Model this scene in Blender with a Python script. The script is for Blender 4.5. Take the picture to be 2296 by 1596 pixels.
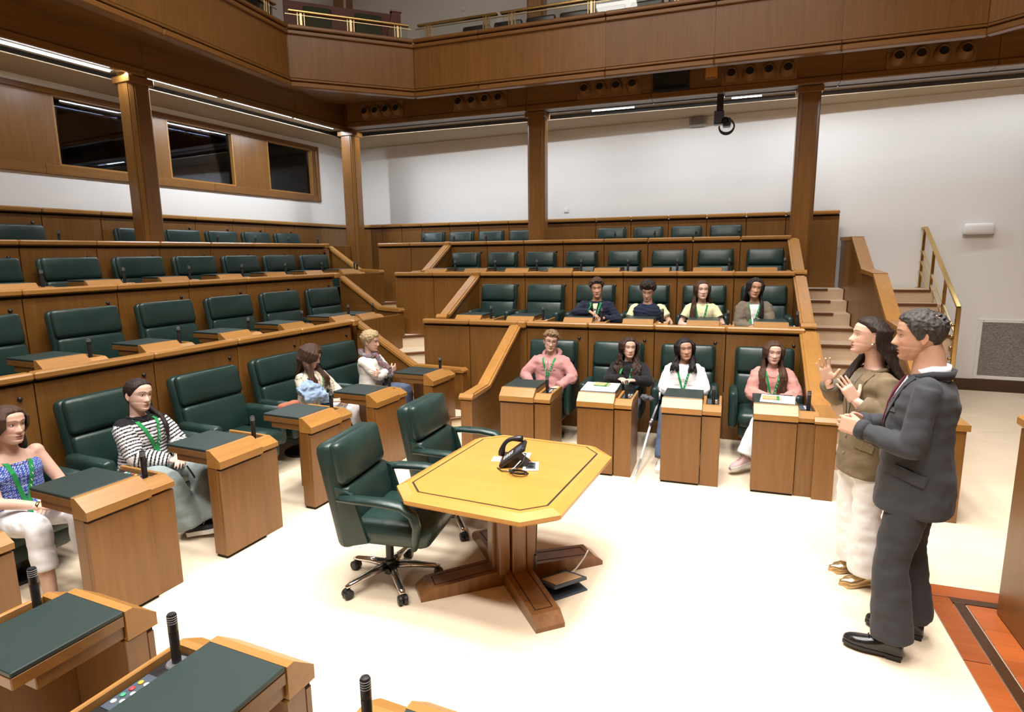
import bpy, bmesh, math, random
from mathutils import Vector, Matrix
random.seed(7)
PI = math.pi
for o in list(bpy.data.objects): bpy.data.objects.remove(o, do_unlink=True)
SC = bpy.context.scene
COL = SC.collection
# ---------------------------------------------------------------- camera
IMW, IMH, FPX, CAMZ = 2296, 1596, 1350.0, 2.08
YAW, PITCH, ROLL = math.radians(23.79), math.radians(9.68), math.radians(-0.72)
SKEW = math.radians(4.18)            # right seating block stands a little off square
def cam_axes(yaw):
    f = Vector((-math.sin(yaw)*math.cos(PITCH), math.cos(yaw)*math.cos(PITCH), -math.sin(PITCH)))
    r = Vector((math.cos(yaw), math.sin(yaw), 0)); u = r.cross(f)
    return f, r*math.cos(ROLL)+u*math.sin(ROLL), u*math.cos(ROLL)-r*math.sin(ROLL)
CF, CR, CU = cam_axes(YAW)
cd = bpy.data.cameras.new('camera'); cam = bpy.data.objects.new('camera', cd); COL.objects.link(cam)
cd.sensor_width = 36; cd.sensor_fit = 'HORIZONTAL'; cd.lens = 36*FPX/IMW; cd.clip_start = .05; cd.clip_end = 100
cam.matrix_world = Matrix(((CR.x, CU.x, -CF.x, 0), (CR.y, CU.y, -CF.y, 0), (CR.z, CU.z, -CF.z, CAMZ), (0, 0, 0, 1)))
SC.camera = cam
ML = Matrix.Identity(4)              # left block frame = world
MR = Matrix.Rotation(SKEW, 4, 'Z')   # right block frame
def on(fr, x, y, axis, val):
    """point where the line of sight of pixel (x,y) meets the plane axis=val of frame fr"""
    F, R_, U = cam_axes(YAW if fr == 'L' else YAW-SKEW)
    d = F + R_*((x-IMW/2)/FPX) - U*((y-IMH/2)/FPX)
    C = Vector((0, 0, CAMZ)); t = (val-C[axis])/d[axis]
    return C + d*t
# ---------------------------------------------------------------- world, exposure, main lights
w = bpy.data.worlds.new('world'); SC.world = w; w.use_nodes = True
w.node_tree.nodes['Background'].inputs[0].default_value = (.9, .95, 1, 1)
w.node_tree.nodes['Background'].inputs[1].default_value = .02
SC.view_settings.view_transform = 'Standard'; SC.view_settings.look = 'None'
SC.view_settings.gamma = 1; SC.view_settings.use_curve_mapping = False
SC.view_settings.exposure = 0.0
CEIL = 9.0
def area(name, M, sx, sy, power, col, spread=180):
    l = bpy.data.lights.new(name, 'AREA'); l.shape = 'RECTANGLE'; l.size = sx; l.size_y = sy
    l.energy = power; l.color = col; l.spread = math.radians(spread)
    o = bpy.data.objects.new(name, l); COL.objects.link(o); o.matrix_world = M
    return o
MAIN_POWER = 48
MAIN_SPOTS = [(x, y) for x in (-3.2, -1.3, .6) for y in (1.4, 3.3, 5.2)]
FILL_SPOTS = [(-3.2, -1.0), (-.6, -1.0), (2.0, -1.0)]  # added row of unseen fill lamps, lights the faces from the camera side
for x, y in MAIN_SPOTS:
    area('ceiling_or_fill_light', Matrix.Translation((x, y, CEIL-.14)), 1.1, 1.1, MAIN_POWER, (1, .95, .89), 84)
for x, y in FILL_SPOTS:
    area('ceiling_or_fill_light', Matrix.Translation((x, y, CEIL-.14)) @ Matrix.Rotation(math.radians(28), 4, 'X'), 1.1, 1.1, 95, (1, .95, .89), 84)
COVE_POWER = 24      # per metre
def cove(fr, x0, y0, x1, y1, z, pw=1):
    a, b = Vector((x0, y0, 0)), Vector((x1, y1, 0)); d = b-a; L = d.length
    M = fr @ Matrix.Translation(((x0+x1)/2, (y0+y1)/2, z)) @ Matrix.Rotation(math.atan2(d.y, d.x), 4, 'Z')
    area('cove_lamp_light', M, L, .03, COVE_POWER*L*pw, (.88, .94, 1))
cove(MR, -6.2, 9.745, 1.6, 9.745, 4.276, .70)
cove(MR, 1.6, 9.745, 4.6, 9.745, 4.276, .35)
cove(ML, -7.33, -.5, -7.33, 8.9, 4.276)
# ---------------------------------------------------------------- materials
MATS = {}
def newmat(name):
    m = bpy.data.materials.new(name); m.use_nodes = True; MATS[name] = m
    nt = m.node_tree; return m, nt, nt.nodes['Principled BSDF']
def plain(name, col, rough=.5, metal=0, spec=.5, coat=0, emit=None, estr=0):
    m, nt, b = newmat(name)
    b.inputs['Base Color'].default_value = (*col, 1); b.inputs['Roughness'].default_value = rough
    b.inputs['Metallic'].default_value = metal; b.inputs['Specular IOR Level'].default_value = spec
    b.inputs['Coat Weight'].default_value = coat
    if emit: b.inputs['Emission Color'].default_value = (*emit, 1); b.inputs['Emission Strength'].default_value = estr
    return m
def nd(nt, t, **kw):
    n = nt.nodes.new(t)
    for k, v in kw.items(): setattr(n, k, v)
    return n
def mixrgb(nt, fac, a, b, mode='MIX'):
    n = nd(nt, 'ShaderNodeMix', data_type='RGBA', blend_type=mode)
    for s, v in ((0, fac), (6, a), (7, b)):
        if isinstance(v, (int, float)): n.inputs[s].default_value = v
        elif isinstance(v, tuple): n.inputs[s].default_value = (*v, 1) if len(v) == 3 else v
        else: nt.links.new(v, n.inputs[s])
    return n.outputs[2]
def texcoord(nt, scale=(1, 1, 1), rnd=True):
    tc = nd(nt, 'ShaderNodeTexCoord'); mp = nd(nt, 'ShaderNodeMapping'); mp.inputs['Scale'].default_value = scale
    src = tc.outputs['Object']
    if rnd:
        oi = nd(nt, 'ShaderNodeObjectInfo'); va = nd(nt, 'ShaderNodeVectorMath', operation='ADD')
        cb = nd(nt, 'ShaderNodeVectorMath', operation='SCALE'); cb.inputs[0].default_value = (37, 53, 11)
        nt.links.new(oi.outputs['Random'], cb.inputs['Scale'])
        nt.links.new(src, va.inputs[0]); nt.links.new(cb.outputs[0], va.inputs[1]); src = va.outputs[0]
    nt.links.new(src, mp.inputs['Vector']); return mp.outputs[0]
def noise(nt, vec, scale, detail=5, rough=.6, dist=0):
    n = nd(nt, 'ShaderNodeTexNoise'); n.inputs['Scale'].default_value = scale; n.inputs['Detail'].default_value = detail
    n.inputs['Roughness'].default_value = rough; n.inputs['Distortion'].default_value = dist
    nt.links.new(vec, n.inputs['Vector']); return n.outputs['Fac']
def ramp(nt, fac, stops):
    r = nd(nt, 'ShaderNodeValToRGB'); e = r.color_ramp.elements
    while len(e) < len(stops): e.new(.5)
    for i, (p, c) in enumerate(stops): e[i].position = p; e[i].color = (*c, 1) if len(c) == 3 else c
    nt.links.new(fac, r.inputs[0]); return r.outputs[0]
def bump(nt, b, h, strength, dist=.01):
    n = nd(nt, 'ShaderNodeBump'); n.inputs['Strength'].default_value = strength; n.inputs['Distance'].default_value = dist
    nt.links.new(h, n.inputs['Height']); nt.links.new(n.outputs[0], b.inputs['Normal'])
def wood(name, dark, light, axis=2, rough=.34, spread=.10, coat=.15, grain=26):
    m, nt, b = newmat(name)
    sc = [1, 1, 1]; sc[axis] = .06
    v = texcoord(nt, tuple(sc)); n1 = noise(nt, v, grain, 6, .65, .4)
    sc2 = [1, 1, 1]; sc2[axis] = .18
    v2 = texcoord(nt, tuple(sc2)); n2 = noise(nt, v2, 3.2, 3, .5, .8)
    c1 = ramp(nt, n1, [(.3, dark), (.72, light)])
    mid = tuple((p+q)/2 for p, q in zip(dark, light))
    c2 = mixrgb(nt, .35, c1, ramp(nt, n2, [(.3, tuple(x*.82 for x in mid)), (.7, tuple(x*1.12 for x in mid))]))
    oi = nd(nt, 'ShaderNodeObjectInfo'); mr = nd(nt, 'ShaderNodeMapRange')
    mr.inputs[3].default_value = 1-spread; mr.inputs[4].default_value = 1+spread
    nt.links.new(oi.outputs['Random'], mr.inputs[0])
    vm = nd(nt, 'ShaderNodeVectorMath', operation='SCALE'); nt.links.new(c2, vm.inputs[0]); nt.links.new(mr.outputs[0], vm.inputs['Scale'])
    nt.links.new(vm.outputs[0], b.inputs['Base Color'])
    b.inputs['Roughness'].default_value = rough; b.inputs['Coat Weight'].default_value = coat; b.inputs['Coat Roughness'].default_value = .25
    bump(nt, b, n1, .06, .004); return m
wood('veneer', (.136, .056, .0105), (.230, .102, .0225))
wood('veneer_x', (.136, .056, .0105), (.230, .102, .0225), axis=0)
wood('veneer_y', (.136, .056, .0105), (.230, .102, .0225), axis=1)
wood('oak', (.26, .120, .024), (.40, .192, .046), axis=0, grain=20, rough=.36)
wood('oak_y', (.26, .120, .024), (.40, .192, .046), axis=1, grain=20, rough=.36)
wood('table_oak', (.45, .212, .040), (.54, .268, .058), axis=0, grain=14, spread=.03, rough=.3)
wood('pedestal_oak', (.15, .062, .018), (.28, .125, .042), axis=2, rough=.3)
wood('pedestal_oak_x', (.15, .062, .018), (.28, .125, .042), axis=0, rough=.3)
wood('parquet', (.27, .062, .014), (.40, .105, .025), axis=0, rough=.3, spread=.16)
wood('dark_wood', (.035, .014, .006), (.07, .03, .012), axis=0)
wood('nosing', (.10, .036, .012), (.16, .06, .02), axis=0, rough=.3)
plain('groove', (.012, .008, .005), .8)
plain('white_paint', (.80, .79, .77), .7, spec=.2)
plain('soffit_paint', (.44, .35, .24), .8, spec=.2)
plain('grey_panel', (.26, .245, .235), .5)
plain('black_plastic', (.012, .012, .014), .38)
plain('black_rubber', (.010, .010, .011), .6)
plain('grey_metal', (.35, .36, .38), .35, .8)
plain('chrome', (.62, .60, .60), .14, 1)
plain('brass', (.62, .43, .17), .22, 1)
plain('brass_pale', (.66, .52, .29), .3, 1)
plain('white_plastic', (.78, .78, .77), .4)
plain('grey_plastic', (.30, .31, .32), .45)
plain('tan_plastic', (.22, .105, .032), .45)
plain('amber_plastic', (.55, .24, .05), .3)
plain('screen_black', (.006, .006, .007), .12)
plain('lamp_white', (1, 1, 1), .5, emit=(.86, .93, 1), estr=22)
plain('lamp_warm', (1, 1, 1), .5, emit=(1, .95, .88), estr=12)
plain('paper', (.84, .84, .86), .6)
plain('kraft', (.47, .31, .16), .7)
plain('green_card', (.04, .22, .06), .5)
plain('aluminium', (.72, .73, .75), .3, .7)
plain('button_red', (.5, .03, .03), .4); plain('button_amber', (.6, .30, .02), .4); plain('button_green', (.03, .30, .14), .4); plain('button_white', (.6, .6, .6), .4)
plain('red_panel', (.11, .025, .014), .6); plain('green_cloth', (.022, .032, .013), .8); plain('black_leather', (.012, .012, .015), .35)
plain('slate_blue', (.045, .062, .085), .5)
plain('leather_pad', (.014, .027, .025), .45)
def leather(name, col, rough=.36):
    m, nt, b = newmat(name); v = texcoord(nt)
    n1 = noise(nt, v, 5, 3, .5); n2 = noise(nt, v, 260, 2, .5)
    vs = texcoord(nt, (1, 1, .22)); n3 = noise(nt, vs, 9, 2, .5, .6)
    c = mixrgb(nt, .5, col, ramp(nt, n1, [(.3, tuple(x*.75 for x in col)), (.7, tuple(x*1.3 for x in col))]))
    nt.links.new(c, b.inputs['Base Color']); b.inputs['Roughness'].default_value = rough
    ad = nd(nt, 'ShaderNodeMath', operation='MULTIPLY_ADD'); ad.inputs[1].default_value = .06
    nt.links.new(n2, ad.inputs[0]); nt.links.new(n3, ad.inputs[2]); bump(nt, b, ad.outputs[0], .35, .012)
leather('green_leather', (.011, .030, .026))
def carpet(name, c1, c2, c3):
    m, nt, b = newmat(name); v = texcoord(nt, rnd=False)
    n1 = noise(nt, v, .9, 6, .6, .5); n2 = noise(nt, v, 3.4, 5, .7, 1.2); n3 = noise(nt, v, 420, 2, .6)
    a = ramp(nt, n1, [(.3, c2), (.65, c1)])
    c = mixrgb(nt, ramp(nt, n2, [(.56, (0, 0, 0)), (.74, (.5, .5, .5))]), a, c3)
    nt.links.new(c, b.inputs['Base Color']); b.inputs['Roughness'].default_value = .95; b.inputs['Specular IOR Level'].default_value = .1
    b.inputs['Sheen Weight'].default_value = .2; bump(nt, b, n3, .25, .004)
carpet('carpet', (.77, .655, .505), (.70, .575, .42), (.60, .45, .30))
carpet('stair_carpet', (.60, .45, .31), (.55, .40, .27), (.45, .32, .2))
def glass(name, tint, alpha):
    m, nt, b = newmat(name); nt.nodes.remove(b); out = nt.nodes['Material Output']
    tr = nd(nt, 'ShaderNodeBsdfTransparent'); tr.inputs[0].default_value = (*tint, 1)
    gl = nd(nt, 'ShaderNodeBsdfGlossy'); gl.inputs['Roughness'].default_value = .02
    fr = nd(nt, 'ShaderNodeFresnel'); fr.inputs[0].default_value = 1.5
    mx = nd(nt, 'ShaderNodeMixShader'); nt.links.new(fr.outputs[0], mx.inputs[0]); nt.links.new(tr.outputs[0], mx.inputs[1]); nt.links.new(gl.outputs[0], mx.inputs[2])
    nt.links.new(mx.outputs[0], out.inputs[0])
glass('window_glass', (.75, .78, .85), .1)
glass('balustrade_glass', (.93, .95, .95), .1)
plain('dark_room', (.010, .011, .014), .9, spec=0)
def perforated():
    m, nt, b = newmat('grille_metal'); v = texcoord(nt, (1, 1, 1), False)
    n = noise(nt, texcoord(nt, (8, 8, 60), False), 6, 2, .5)
    nt.links.new(ramp(nt, n, [(.42, (.12, .115, .105)), (.55, (.30, .285, .26))]), b.inputs['Base Color']); b.inputs['Roughness'].default_value = .5
perforated()
# ---------------------------------------------------------------- mesh helpers
class MB:
    def __init__(s): s.v = []; s.f = []
    def add(s, vs, fs, M=None):
        o = len(s.v)
        s.v += [tuple(M @ Vector(p)) if M is not None else tuple(p) for p in vs]
        s.f += [tuple(i+o for i in f) for f in fs]; return s
    def box(s, x0, x1, y0, y1, z0, z1, M=None):
        return s.add([(x, y, z) for x in (x0, x1) for y in (y0, y1) for z in (z0, z1)],
                     [(0, 1, 3, 2), (4, 6, 7, 5), (0, 4, 5, 1), (2, 3, 7, 6), (0, 2, 6, 4), (1, 5, 7, 3)], M)
    def cbox(s, x0, x1, y0, y1, z0, z1, c=.006, M=None):
        """box with chamfered edges"""
        vs, ix = [], {}
        lo, hi = (x0, y0, z0), (x1, y1, z1)
        for sx in (0, 1):
            for sy in (0, 1):
                for sz in (0, 1):
                    S = (sx, sy, sz)
                    for ax in range(3):
                        p = []
                        for k in range(3):
                            e = hi[k] if S[k] else lo[k]
                            if k != ax: e += -c if S[k] else c
                            p.append(e)
                        ix[(S, ax)] = len(vs); vs.append(p)
        fs = []
        for ax in range(3):
            o1, o2 = [k for k in range(3) if k != ax]
            for sd in (0, 1):
                q = []
                for u, v_ in ((0, 0), (1, 0), (1, 1), (0, 1)):
                    S = [0, 0, 0]; S[ax] = sd; S[o1] = u; S[o2] = v_; q.append(ix[(tuple(S), ax)])
                fs.append(tuple(q))
            for u in (0, 1):
                for v_ in (0, 1):
                    A = [0, 0, 0]; A[o1] = u; A[o2] = v_; Bq = list(A); Bq[ax] = 1
                    A, Bq = tuple(A), tuple(Bq); fs.append((ix[(A, o1)], ix[(Bq, o1)], ix[(Bq, o2)], ix[(A, o2)]))
        for sx in (0, 1):
            for sy in (0, 1):
                for sz in (0, 1): fs.append(tuple(ix[((sx, sy, sz), k)] for k in range(3)))
        return s.add(vs, fs, M)
    def prism(s, prof, axis, a0, a1, M=None):
        """polygon profile (2d pts in the two other axes, cyclic order) extruded along axis"""
        n = len(prof); o = [k for k in range(3) if k != axis]; vs = []
        for a in (a0, a1):
            for p in prof:
                q = [0, 0, 0]; q[axis] = a; q[o[0]] = p[0]; q[o[1]] = p[1]; vs.append(q)
        fs = [tuple(range(n)), tuple(range(2*n-1, n-1, -1))] + [(i, (i+1) % n, n+(i+1) % n, n+i) for i in range(n)]
        return s.add(vs, fs, M)
    def rbox(s, c, size, r, M=None, bulge=(0, 0, 0), k=2):
        h = [x/2 for x in size]; r = min(r, *[x*.999 for x in h])
        def ax(hh):
            inner = [-(hh-r)+2*(hh-r)*i/k for i in range(k+1)] if hh-r > 1e-6 else [0]
            return [-hh, -hh+.3*r] + inner + [hh-.3*r, hh]
        A = [ax(x) for x in h]; N = [len(a) for a in A]; idx = {}; vs = []; fs = []
        def vid(i, j, l):
            key = (i, j, l)
            if key in idx: return idx[key]
            p = [A[0][i], A[1][j], A[2][l]]
            core = [max(-h[q]+r, min(h[q]-r, p[q])) for q in range(3)]
            d = [p[q]-core[q] for q in range(3)]; ln = math.sqrt(sum(x*x for x in d)) or 1
            t = [p[q]/h[q] for q in range(3)]
            out = []
            for q in range(3):
                o1, o2 = [e for e in range(3) if e != q]
                bl = bulge[q]*(1-t[o1]**2)*(1-t[o2]**2)*(1 if t[q] > 0 else -1)*abs(t[q])
                out.append(c[q]+core[q]+d[q]/ln*r+bl)
            idx[key] = len(vs); vs.append(out); return idx[key]
        for q in range(3):
            o1, o2 = [e for e in range(3) if e != q]
            for sd in (0, N[q]-1):
                for i in range(N[o1]-1):
                    for j in range(N[o2]-1):
                        f = []
                        for u, v_ in ((i, j), (i+1, j), (i+1, j+1), (i, j+1)):
                            K = [0, 0, 0]; K[q] = sd; K[o1] = u; K[o2] = v_; f.append(vid(*K))
                        if (sd == 0) ^ (q == 1): f = f[::-1]
                        fs.append(tuple(f))
        return s.add(vs, fs, M)
    def loft(s, rings, cap=True, M=None, closed=True):
        n = len(rings[0]); vs = [p for r_ in rings for p in r_]; fs = []
        for i in range(len(rings)-1):
            for j in range(n if closed else n-1):
                fs.append((i*n+j, i*n+(j+1) % n, (i+1)*n+(j+1) % n, (i+1)*n+j))
        if cap and closed: fs += [tuple(range(n-1, -1, -1)), tuple(range((len(rings)-1)*n, len(rings)*n))]
        return s.add(vs, fs, M)
    def tube(s, path, rad, n=8, M=None, flat=None, up=None):
        """swept tube; rad float or list; flat = (second radius list) gives an ellipse"""
        P = [Vector(p) for p in path]; m = len(P)
        if not isinstance(rad, (list, tuple)): rad = [rad]*m
        fl = flat if flat is not None else rad
        if not isinstance(fl, (list, tuple)): fl = [fl]*m
        T = [(P[min(i+1, m-1)]-P[max(i-1, 0)]).normalized() for i in range(m)]
        u = Vector(up) if up is not None else (Vector((0, 0, 1)) if abs(T[0].z) < .9 else Vector((0, 1, 0)))
        rings = []
        for i in range(m):
            t = T[i]; u = (u-t*u.dot(t)); u = u.normalized() if u.length > 1e-6 else t.orthogonal().normalized(); b = t.cross(u)
            rings.append([P[i]+u*(rad[i]*math.cos(2*PI*j/n))+b*(fl[i]*math.sin(2*PI*j/n)) for j in range(n)])
        return s.loft(rings, True, M)
    def lathe(s, prof, n=24, M=None):
        rings = [[(r_*math.cos(2*PI*j/n), r_*math.sin(2*PI*j/n), z) for j in range(n)] for r_, z in prof]
        return s.loft(rings, True, M)
    def mesh(s, name, mat, smooth=False):
        me = bpy.data.meshes.new(name); me.from_pydata(s.v, [], s.f); me.validate()
        bm = bmesh.new(); bm.from_mesh(me); bmesh.ops.recalc_face_normals(bm, faces=bm.faces[:]); bm.to_mesh(me); bm.free()
        if smooth:
            me.polygons.foreach_set('use_smooth', [True]*len(me.polygons))
        me.materials.append(MATS[mat]); return me
    def build(s, name, mat, parent=None, smooth=False, loc=None, M=None, auto=None):
        me = s.mesh(name, mat, smooth or auto is not None)
        if auto is not None: me.set_sharp_from_angle(angle=math.radians(auto))
        return link(name, me, parent, loc, M)
def link(name, me, parent=None, loc=None, M=None):
    o = bpy.data.objects.new(name, me); COL.objects.link(o)
    if parent is not None: o.parent = parent
    if M is not None: o.matrix_local = M
    elif loc is not None: o.location = loc
    return o
def tag(o, label=None, cat=None, group=None, kind=None):
    for k, v in (('label', label), ('category', cat), ('group', group), ('kind', kind)):
        if v: o[k] = v
    return o
def thing(name, label, cat, M=None, group=None):
    o = bpy.data.objects.new(name, None); COL.objects.link(o); o.empty_display_size = .1
    if M is not None: o.matrix_world = M
    return tag(o, label, cat, group)
KIDS = {}
def kids(o): return [c for c in bpy.data.objects if c.parent == o]
def snapshot(root): return [(c, kids(c)) for c in kids(root)]
def dup(root, snap, M, label=None):
    r_ = root.copy(); COL.objects.link(r_); r_.matrix_world = M
    if label: r_['label'] = label
    for c, gs in snap:
        q = c.copy(); COL.objects.link(q); q.parent = r_
        for g in gs:
            e = g.copy(); COL.objects.link(e); e.parent = q
    return r_
def T(x, y, z=0): return Matrix.Translation((x, y, z))
def RZ(d): return Matrix.Rotation(math.radians(d), 4, 'Z')
def S3(x, y, z): return Matrix.Diagonal((x, y, z, 1))
ORD = ['first', 'second', 'third', 'fourth', 'fifth', 'sixth', 'seventh', 'eighth', 'ninth', 'tenth']
_cache = {}
def cboxobj(name, dx, dy, dz, mat, parent, loc, c=.004, M=None):
    """chamfered box with its corner at loc, mesh shared between alike pieces"""
    key = (name, round(dx, 3), round(dy, 3), round(dz, 3), mat)
    if key not in _cache: _cache[key] = MB().cbox(0, dx, 0, dy, 0, dz, c).mesh(name, mat)
    return link(name, _cache[key], parent, loc, M)
# ================================================================ the setting
def rw(a, b, z=0): return MR @ Vector((a, b, z))
def slab(name, pts, z0, z1, mat, **kw):
    o = MB().prism([(p[0], p[1]) for p in pts], 2, z0, z1).build(name, mat); return tag(o, kind='structure', **kw)
slab('floor', [(-9, -2.6), (6.5, -2.6), (6.5, 13), (-9, 13)], -.12, 0, 'carpet')
cl, cr = rw(-7.55, 11.15), rw(5.2, 10.36)
dw = (cr-cl).normalized(); nw = Vector((-dw.y, dw.x, 0))*.2
slab('wall_far', [cl[:2], cr[:2], (cr+nw)[:2], (cl+nw)[:2]], 0, CEIL, 'white_paint')
bs = MB(); p0, p1 = rw(1.75, 10.575), rw(5.2, 10.36); nb = -nw*.1
bs.prism([p0[:2], p1[:2], (p1+nb)[:2], (p0+nb)[:2]], 2, 0, .17)
tag(bs.build('baseboard_far', 'dark_wood'), kind='structure')
slab('wall_right', [(cr.x, cr.y+.3), (cr.x+.2, cr.y+.3), (6.5, -2.6), (6.3, -2.6)], 0, CEIL, 'veneer')
slab('wall_back', [(-9, -2.8), (6.5, -2.8), (6.5, -2.6), (-9, -2.6)], 0, CEIL, 'veneer')
XW = -8.3
WINS = [(4.89, 6.05), (6.42, 7.6), (8.33, 9.43)]; WZ0, WZ1, BZ0, BZ1, BY1 = 3.23, 4.07, 3.11, 4.14, 9.61
wl = MB(); wl.box(XW-.2, XW, -2.6, 11.2, 0, BZ0); wl.box(XW-.2, XW, -2.6, 11.2, BZ1, CEIL); wl.box(XW-.2, XW, BY1, 11.2, BZ0, BZ1)
tag(wl.build('wall_left', 'white_paint'), kind='structure')
# wooden window band on the left wall
band = tag(thing('window_band', None, None, T(XW, 0, 0)), kind='structure')
ys = [-2.6]+[v for w_ in WINS for v in w_]+[BY1-.08]
for i in range(0, len(ys), 2):
    a0, a1 = ys[i], ys[i+1]
    k = max(1, round((a1-a0)/1.6))
    for j in range(k):
        u0, u1 = a0+(a1-a0)*j/k, a0+(a1-a0)*(j+1)/k
        cboxobj('panel', .06, u1-u0-.004, WZ1-WZ0, 'veneer', band, (-.045, u0+.002, WZ0), .003)
y = -2.6
while y < BY1-.01:
    y2 = min(y+2.44, BY1)
    cboxobj('rail', .075, y2-y-.003, WZ0-BZ0, 'veneer_y', band, (-.045, y, BZ0), .006)
    cboxobj('rail', .075, y2-y-.003, BZ1-WZ1, 'veneer_y', band, (-.045, y, WZ1), .006); y = y2
cboxobj('stile', .085, .08, BZ1-BZ0, 'veneer', band, (-.045, BY1-.08, BZ0), .006)
cboxobj('backing', .01, BY1+2.6, BZ1-BZ0, 'groove', band, (-.75, -2.6, BZ0), .001)
for n, (a0, a1) in enumerate(WINS):
    wn = tag(thing('window_%d' % (n+1), None, None, T(XW, a0, WZ0)), kind='structure')
    W_, H_ = a1-a0, WZ1-WZ0
    fr = MB()
    for b in ((0, .025, 0, H_), (W_-.025, W_, 0, H_), (.025, W_-.025, 0, .02), (.025, W_-.025, H_-.02, H_)): fr.box(-.12, .012, b[0], b[1], b[2], b[3])
    fr.build('window_frame', 'oak_y', wn)
    MB().box(-.05, -.046, .025, W_-.025, .02, H_-.02).build('pane', 'window_glass', wn)
    MB().box(-.225, -.221, -.0, W_, .0, H_).build('pane', 'window_glass', wn)
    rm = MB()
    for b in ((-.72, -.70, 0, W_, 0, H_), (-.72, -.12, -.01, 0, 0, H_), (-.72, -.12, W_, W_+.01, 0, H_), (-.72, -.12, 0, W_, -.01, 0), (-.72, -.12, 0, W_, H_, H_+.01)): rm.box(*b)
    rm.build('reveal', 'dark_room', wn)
# ceilings under the gallery
ZC = 4.22
slab('ceiling', [(XW, -2.6), (-7.56, -2.6), (-7.56, 9.3), (XW, 11.2)], ZC, ZC+.01, 'soffit_paint')
q = [rw(-6.6, 10.0), rw(5.0, 10.0), rw(5.0, 10.6), rw(-7.6, 11.3)]
slab('ceiling', [p[:2] for p in q], ZC, ZC+.01, 'soffit_paint')
slab('trim_1', [(-7.62, -2.6), (-7.22, -2.6), (-7.22, 9.2), (-7.62, 9.2)], 4.30, 4.33, 'soffit_paint')
q = [rw(-6.6, 9.6), rw(5.0, 9.6), rw(5.0, 10.05), rw(-6.6, 10.05)]
slab('trim_2', [p[:2] for p in q], 4.30, 4.33, 'soffit_paint')
# hall ceiling and its lamps, plus the added fill row near the camera
slab('ceiling', [(-9, -2.8), (6.5, -2.8), (6.5, 13), (-9, 13)], CEIL, CEIL+.1, 'soffit_paint')
for i, (x, y) in enumerate(MAIN_SPOTS+FILL_SPOTS):
    t = thing('ceiling_or_fill_lamp', 'unseen square ceiling lamp above the hall, the front row added as fill', 'lamp', T(x, y, CEIL-.12), 'ceiling lamps above the hall')
    f_ = MB()
    for b in ((-.62, -.57, -.62, .62), (.57, .62, -.62, .62), (-.57, .57, -.62, -.57), (-.57, .57, .57, .62)): f_.box(b[0], b[1], b[2], b[3], 0, .12)
    f_.build('frame', 'grey_metal', t); MB().box(-.57, .57, -.57, .57, .06, .08).build('diffuser', 'lamp_warm', t)
# cove tubes
def tube_lamp(fr, x0, y0, x1, y1, z, lab):
    d = Vector((x1-x0, y1-y0, 0)); M = fr @ T(x0, y0, z) @ Matrix.Rotation(math.atan2(d.y, d.x), 4, 'Z')
    t = thing('strip_light', lab, 'light', M)
    MB().box(0, d.length, -.008, .008, 0, .012).build('tube', 'lamp_white', t); MB().box(-.02, d.length+.02, -.03, .03, .02, .045).build('batten', 'white_plastic', t)
tube_lamp(ML, -7.31, 1.2, -7.31, 5.0, 4.232, 'bright strip light under the left gallery beyond the near column')
tube_lamp(ML, -7.30, 5.3, -7.30, 6.48, 4.268, 'strip light under the left gallery just past the near column')
tube_lamp(ML, -7.30, 6.6, -7.30, 7.9, 4.268, 'strip light under the left gallery opposite the middle window')
tube_lamp(ML, -7.30, 7.97, -7.30, 8.9, 4.268, 'strip light under the left gallery near the corner column')
tube_lamp(MR, -2.1, 9.765, -1.45, 9.765, 4.245, 'strip light under the far gallery left of the ceiling camera')
tube_lamp(MR, -.05, 9.765, .35, 9.765, 4.245, 'strip light under the far gallery right of the ceiling camera')
# tiers of the seating and gallery deck
TZ = [0, .53, 1.09, 1.5]
BW = [6.9, 8.1, 9.3, 10.4]; RZR = [1.265, 1.82, 2.28, 2.66]
XR = [-5.05, -6.12, -7.2, -8.15]; RZL = [1.25, 1.82, 2.28, 2.69]
AEXT = [-3.67, -4.76, -5.77, -6.78]
LEND = [6.42, 7.45, 8.5, 9.9]
for i in range(1, 4):
    q = [rw(AEXT[i-1], BW[i-1]+.03), rw(.8, BW[i-1]+.03), rw(.8, BW[i]), rw(AEXT[i-1], BW[i])]
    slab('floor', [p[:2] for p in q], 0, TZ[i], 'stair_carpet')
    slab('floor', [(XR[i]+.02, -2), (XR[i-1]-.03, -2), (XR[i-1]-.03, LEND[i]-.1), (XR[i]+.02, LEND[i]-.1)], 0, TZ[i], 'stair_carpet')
# ---------------------------------------------------------------- steps
def step(parent, M, w_, d_, z, nose, mat='stair_carpet'):
    o = MB().box(-w_/2, w_/2, 0, d_, max(0, z-.24), z).build('step', mat, parent, M=M)
    n0, n1 = nose
    cboxobj('nosing', n1-n0, .05, .035, 'nosing', o, (n0, -.02, z-.022), .006)
st = thing('corner_stairs', 'carpeted stairs climbing the corner aisle between the two seating blocks', 'stairs', T(-3.30, 6.12, 0) @ RZ(44))
CS = [(0, .17), (.72, .35), (1.18, .53), (1.66, .71), (2.2, .88), (3.0, 1.09), (3.7, 1.27), (4.4, 1.5), (5.0, 1.5)]
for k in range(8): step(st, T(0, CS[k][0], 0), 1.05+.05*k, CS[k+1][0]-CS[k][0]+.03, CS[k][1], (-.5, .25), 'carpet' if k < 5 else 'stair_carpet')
st = thing('aisle_stairs', 'carpeted stairs beside the wooden partition, right of the seats', 'stairs', MR @ T(1.24, 5.9, 0))
AS = [(6.2, .17), (6.5, .34), (6.85, .53), (7.95, .71), (8.35, .89), (8.85, 1.04), (9.3, 1.2), (9.62, 1.35), (9.95, 1.5), (10.5, 1.5)]
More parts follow.
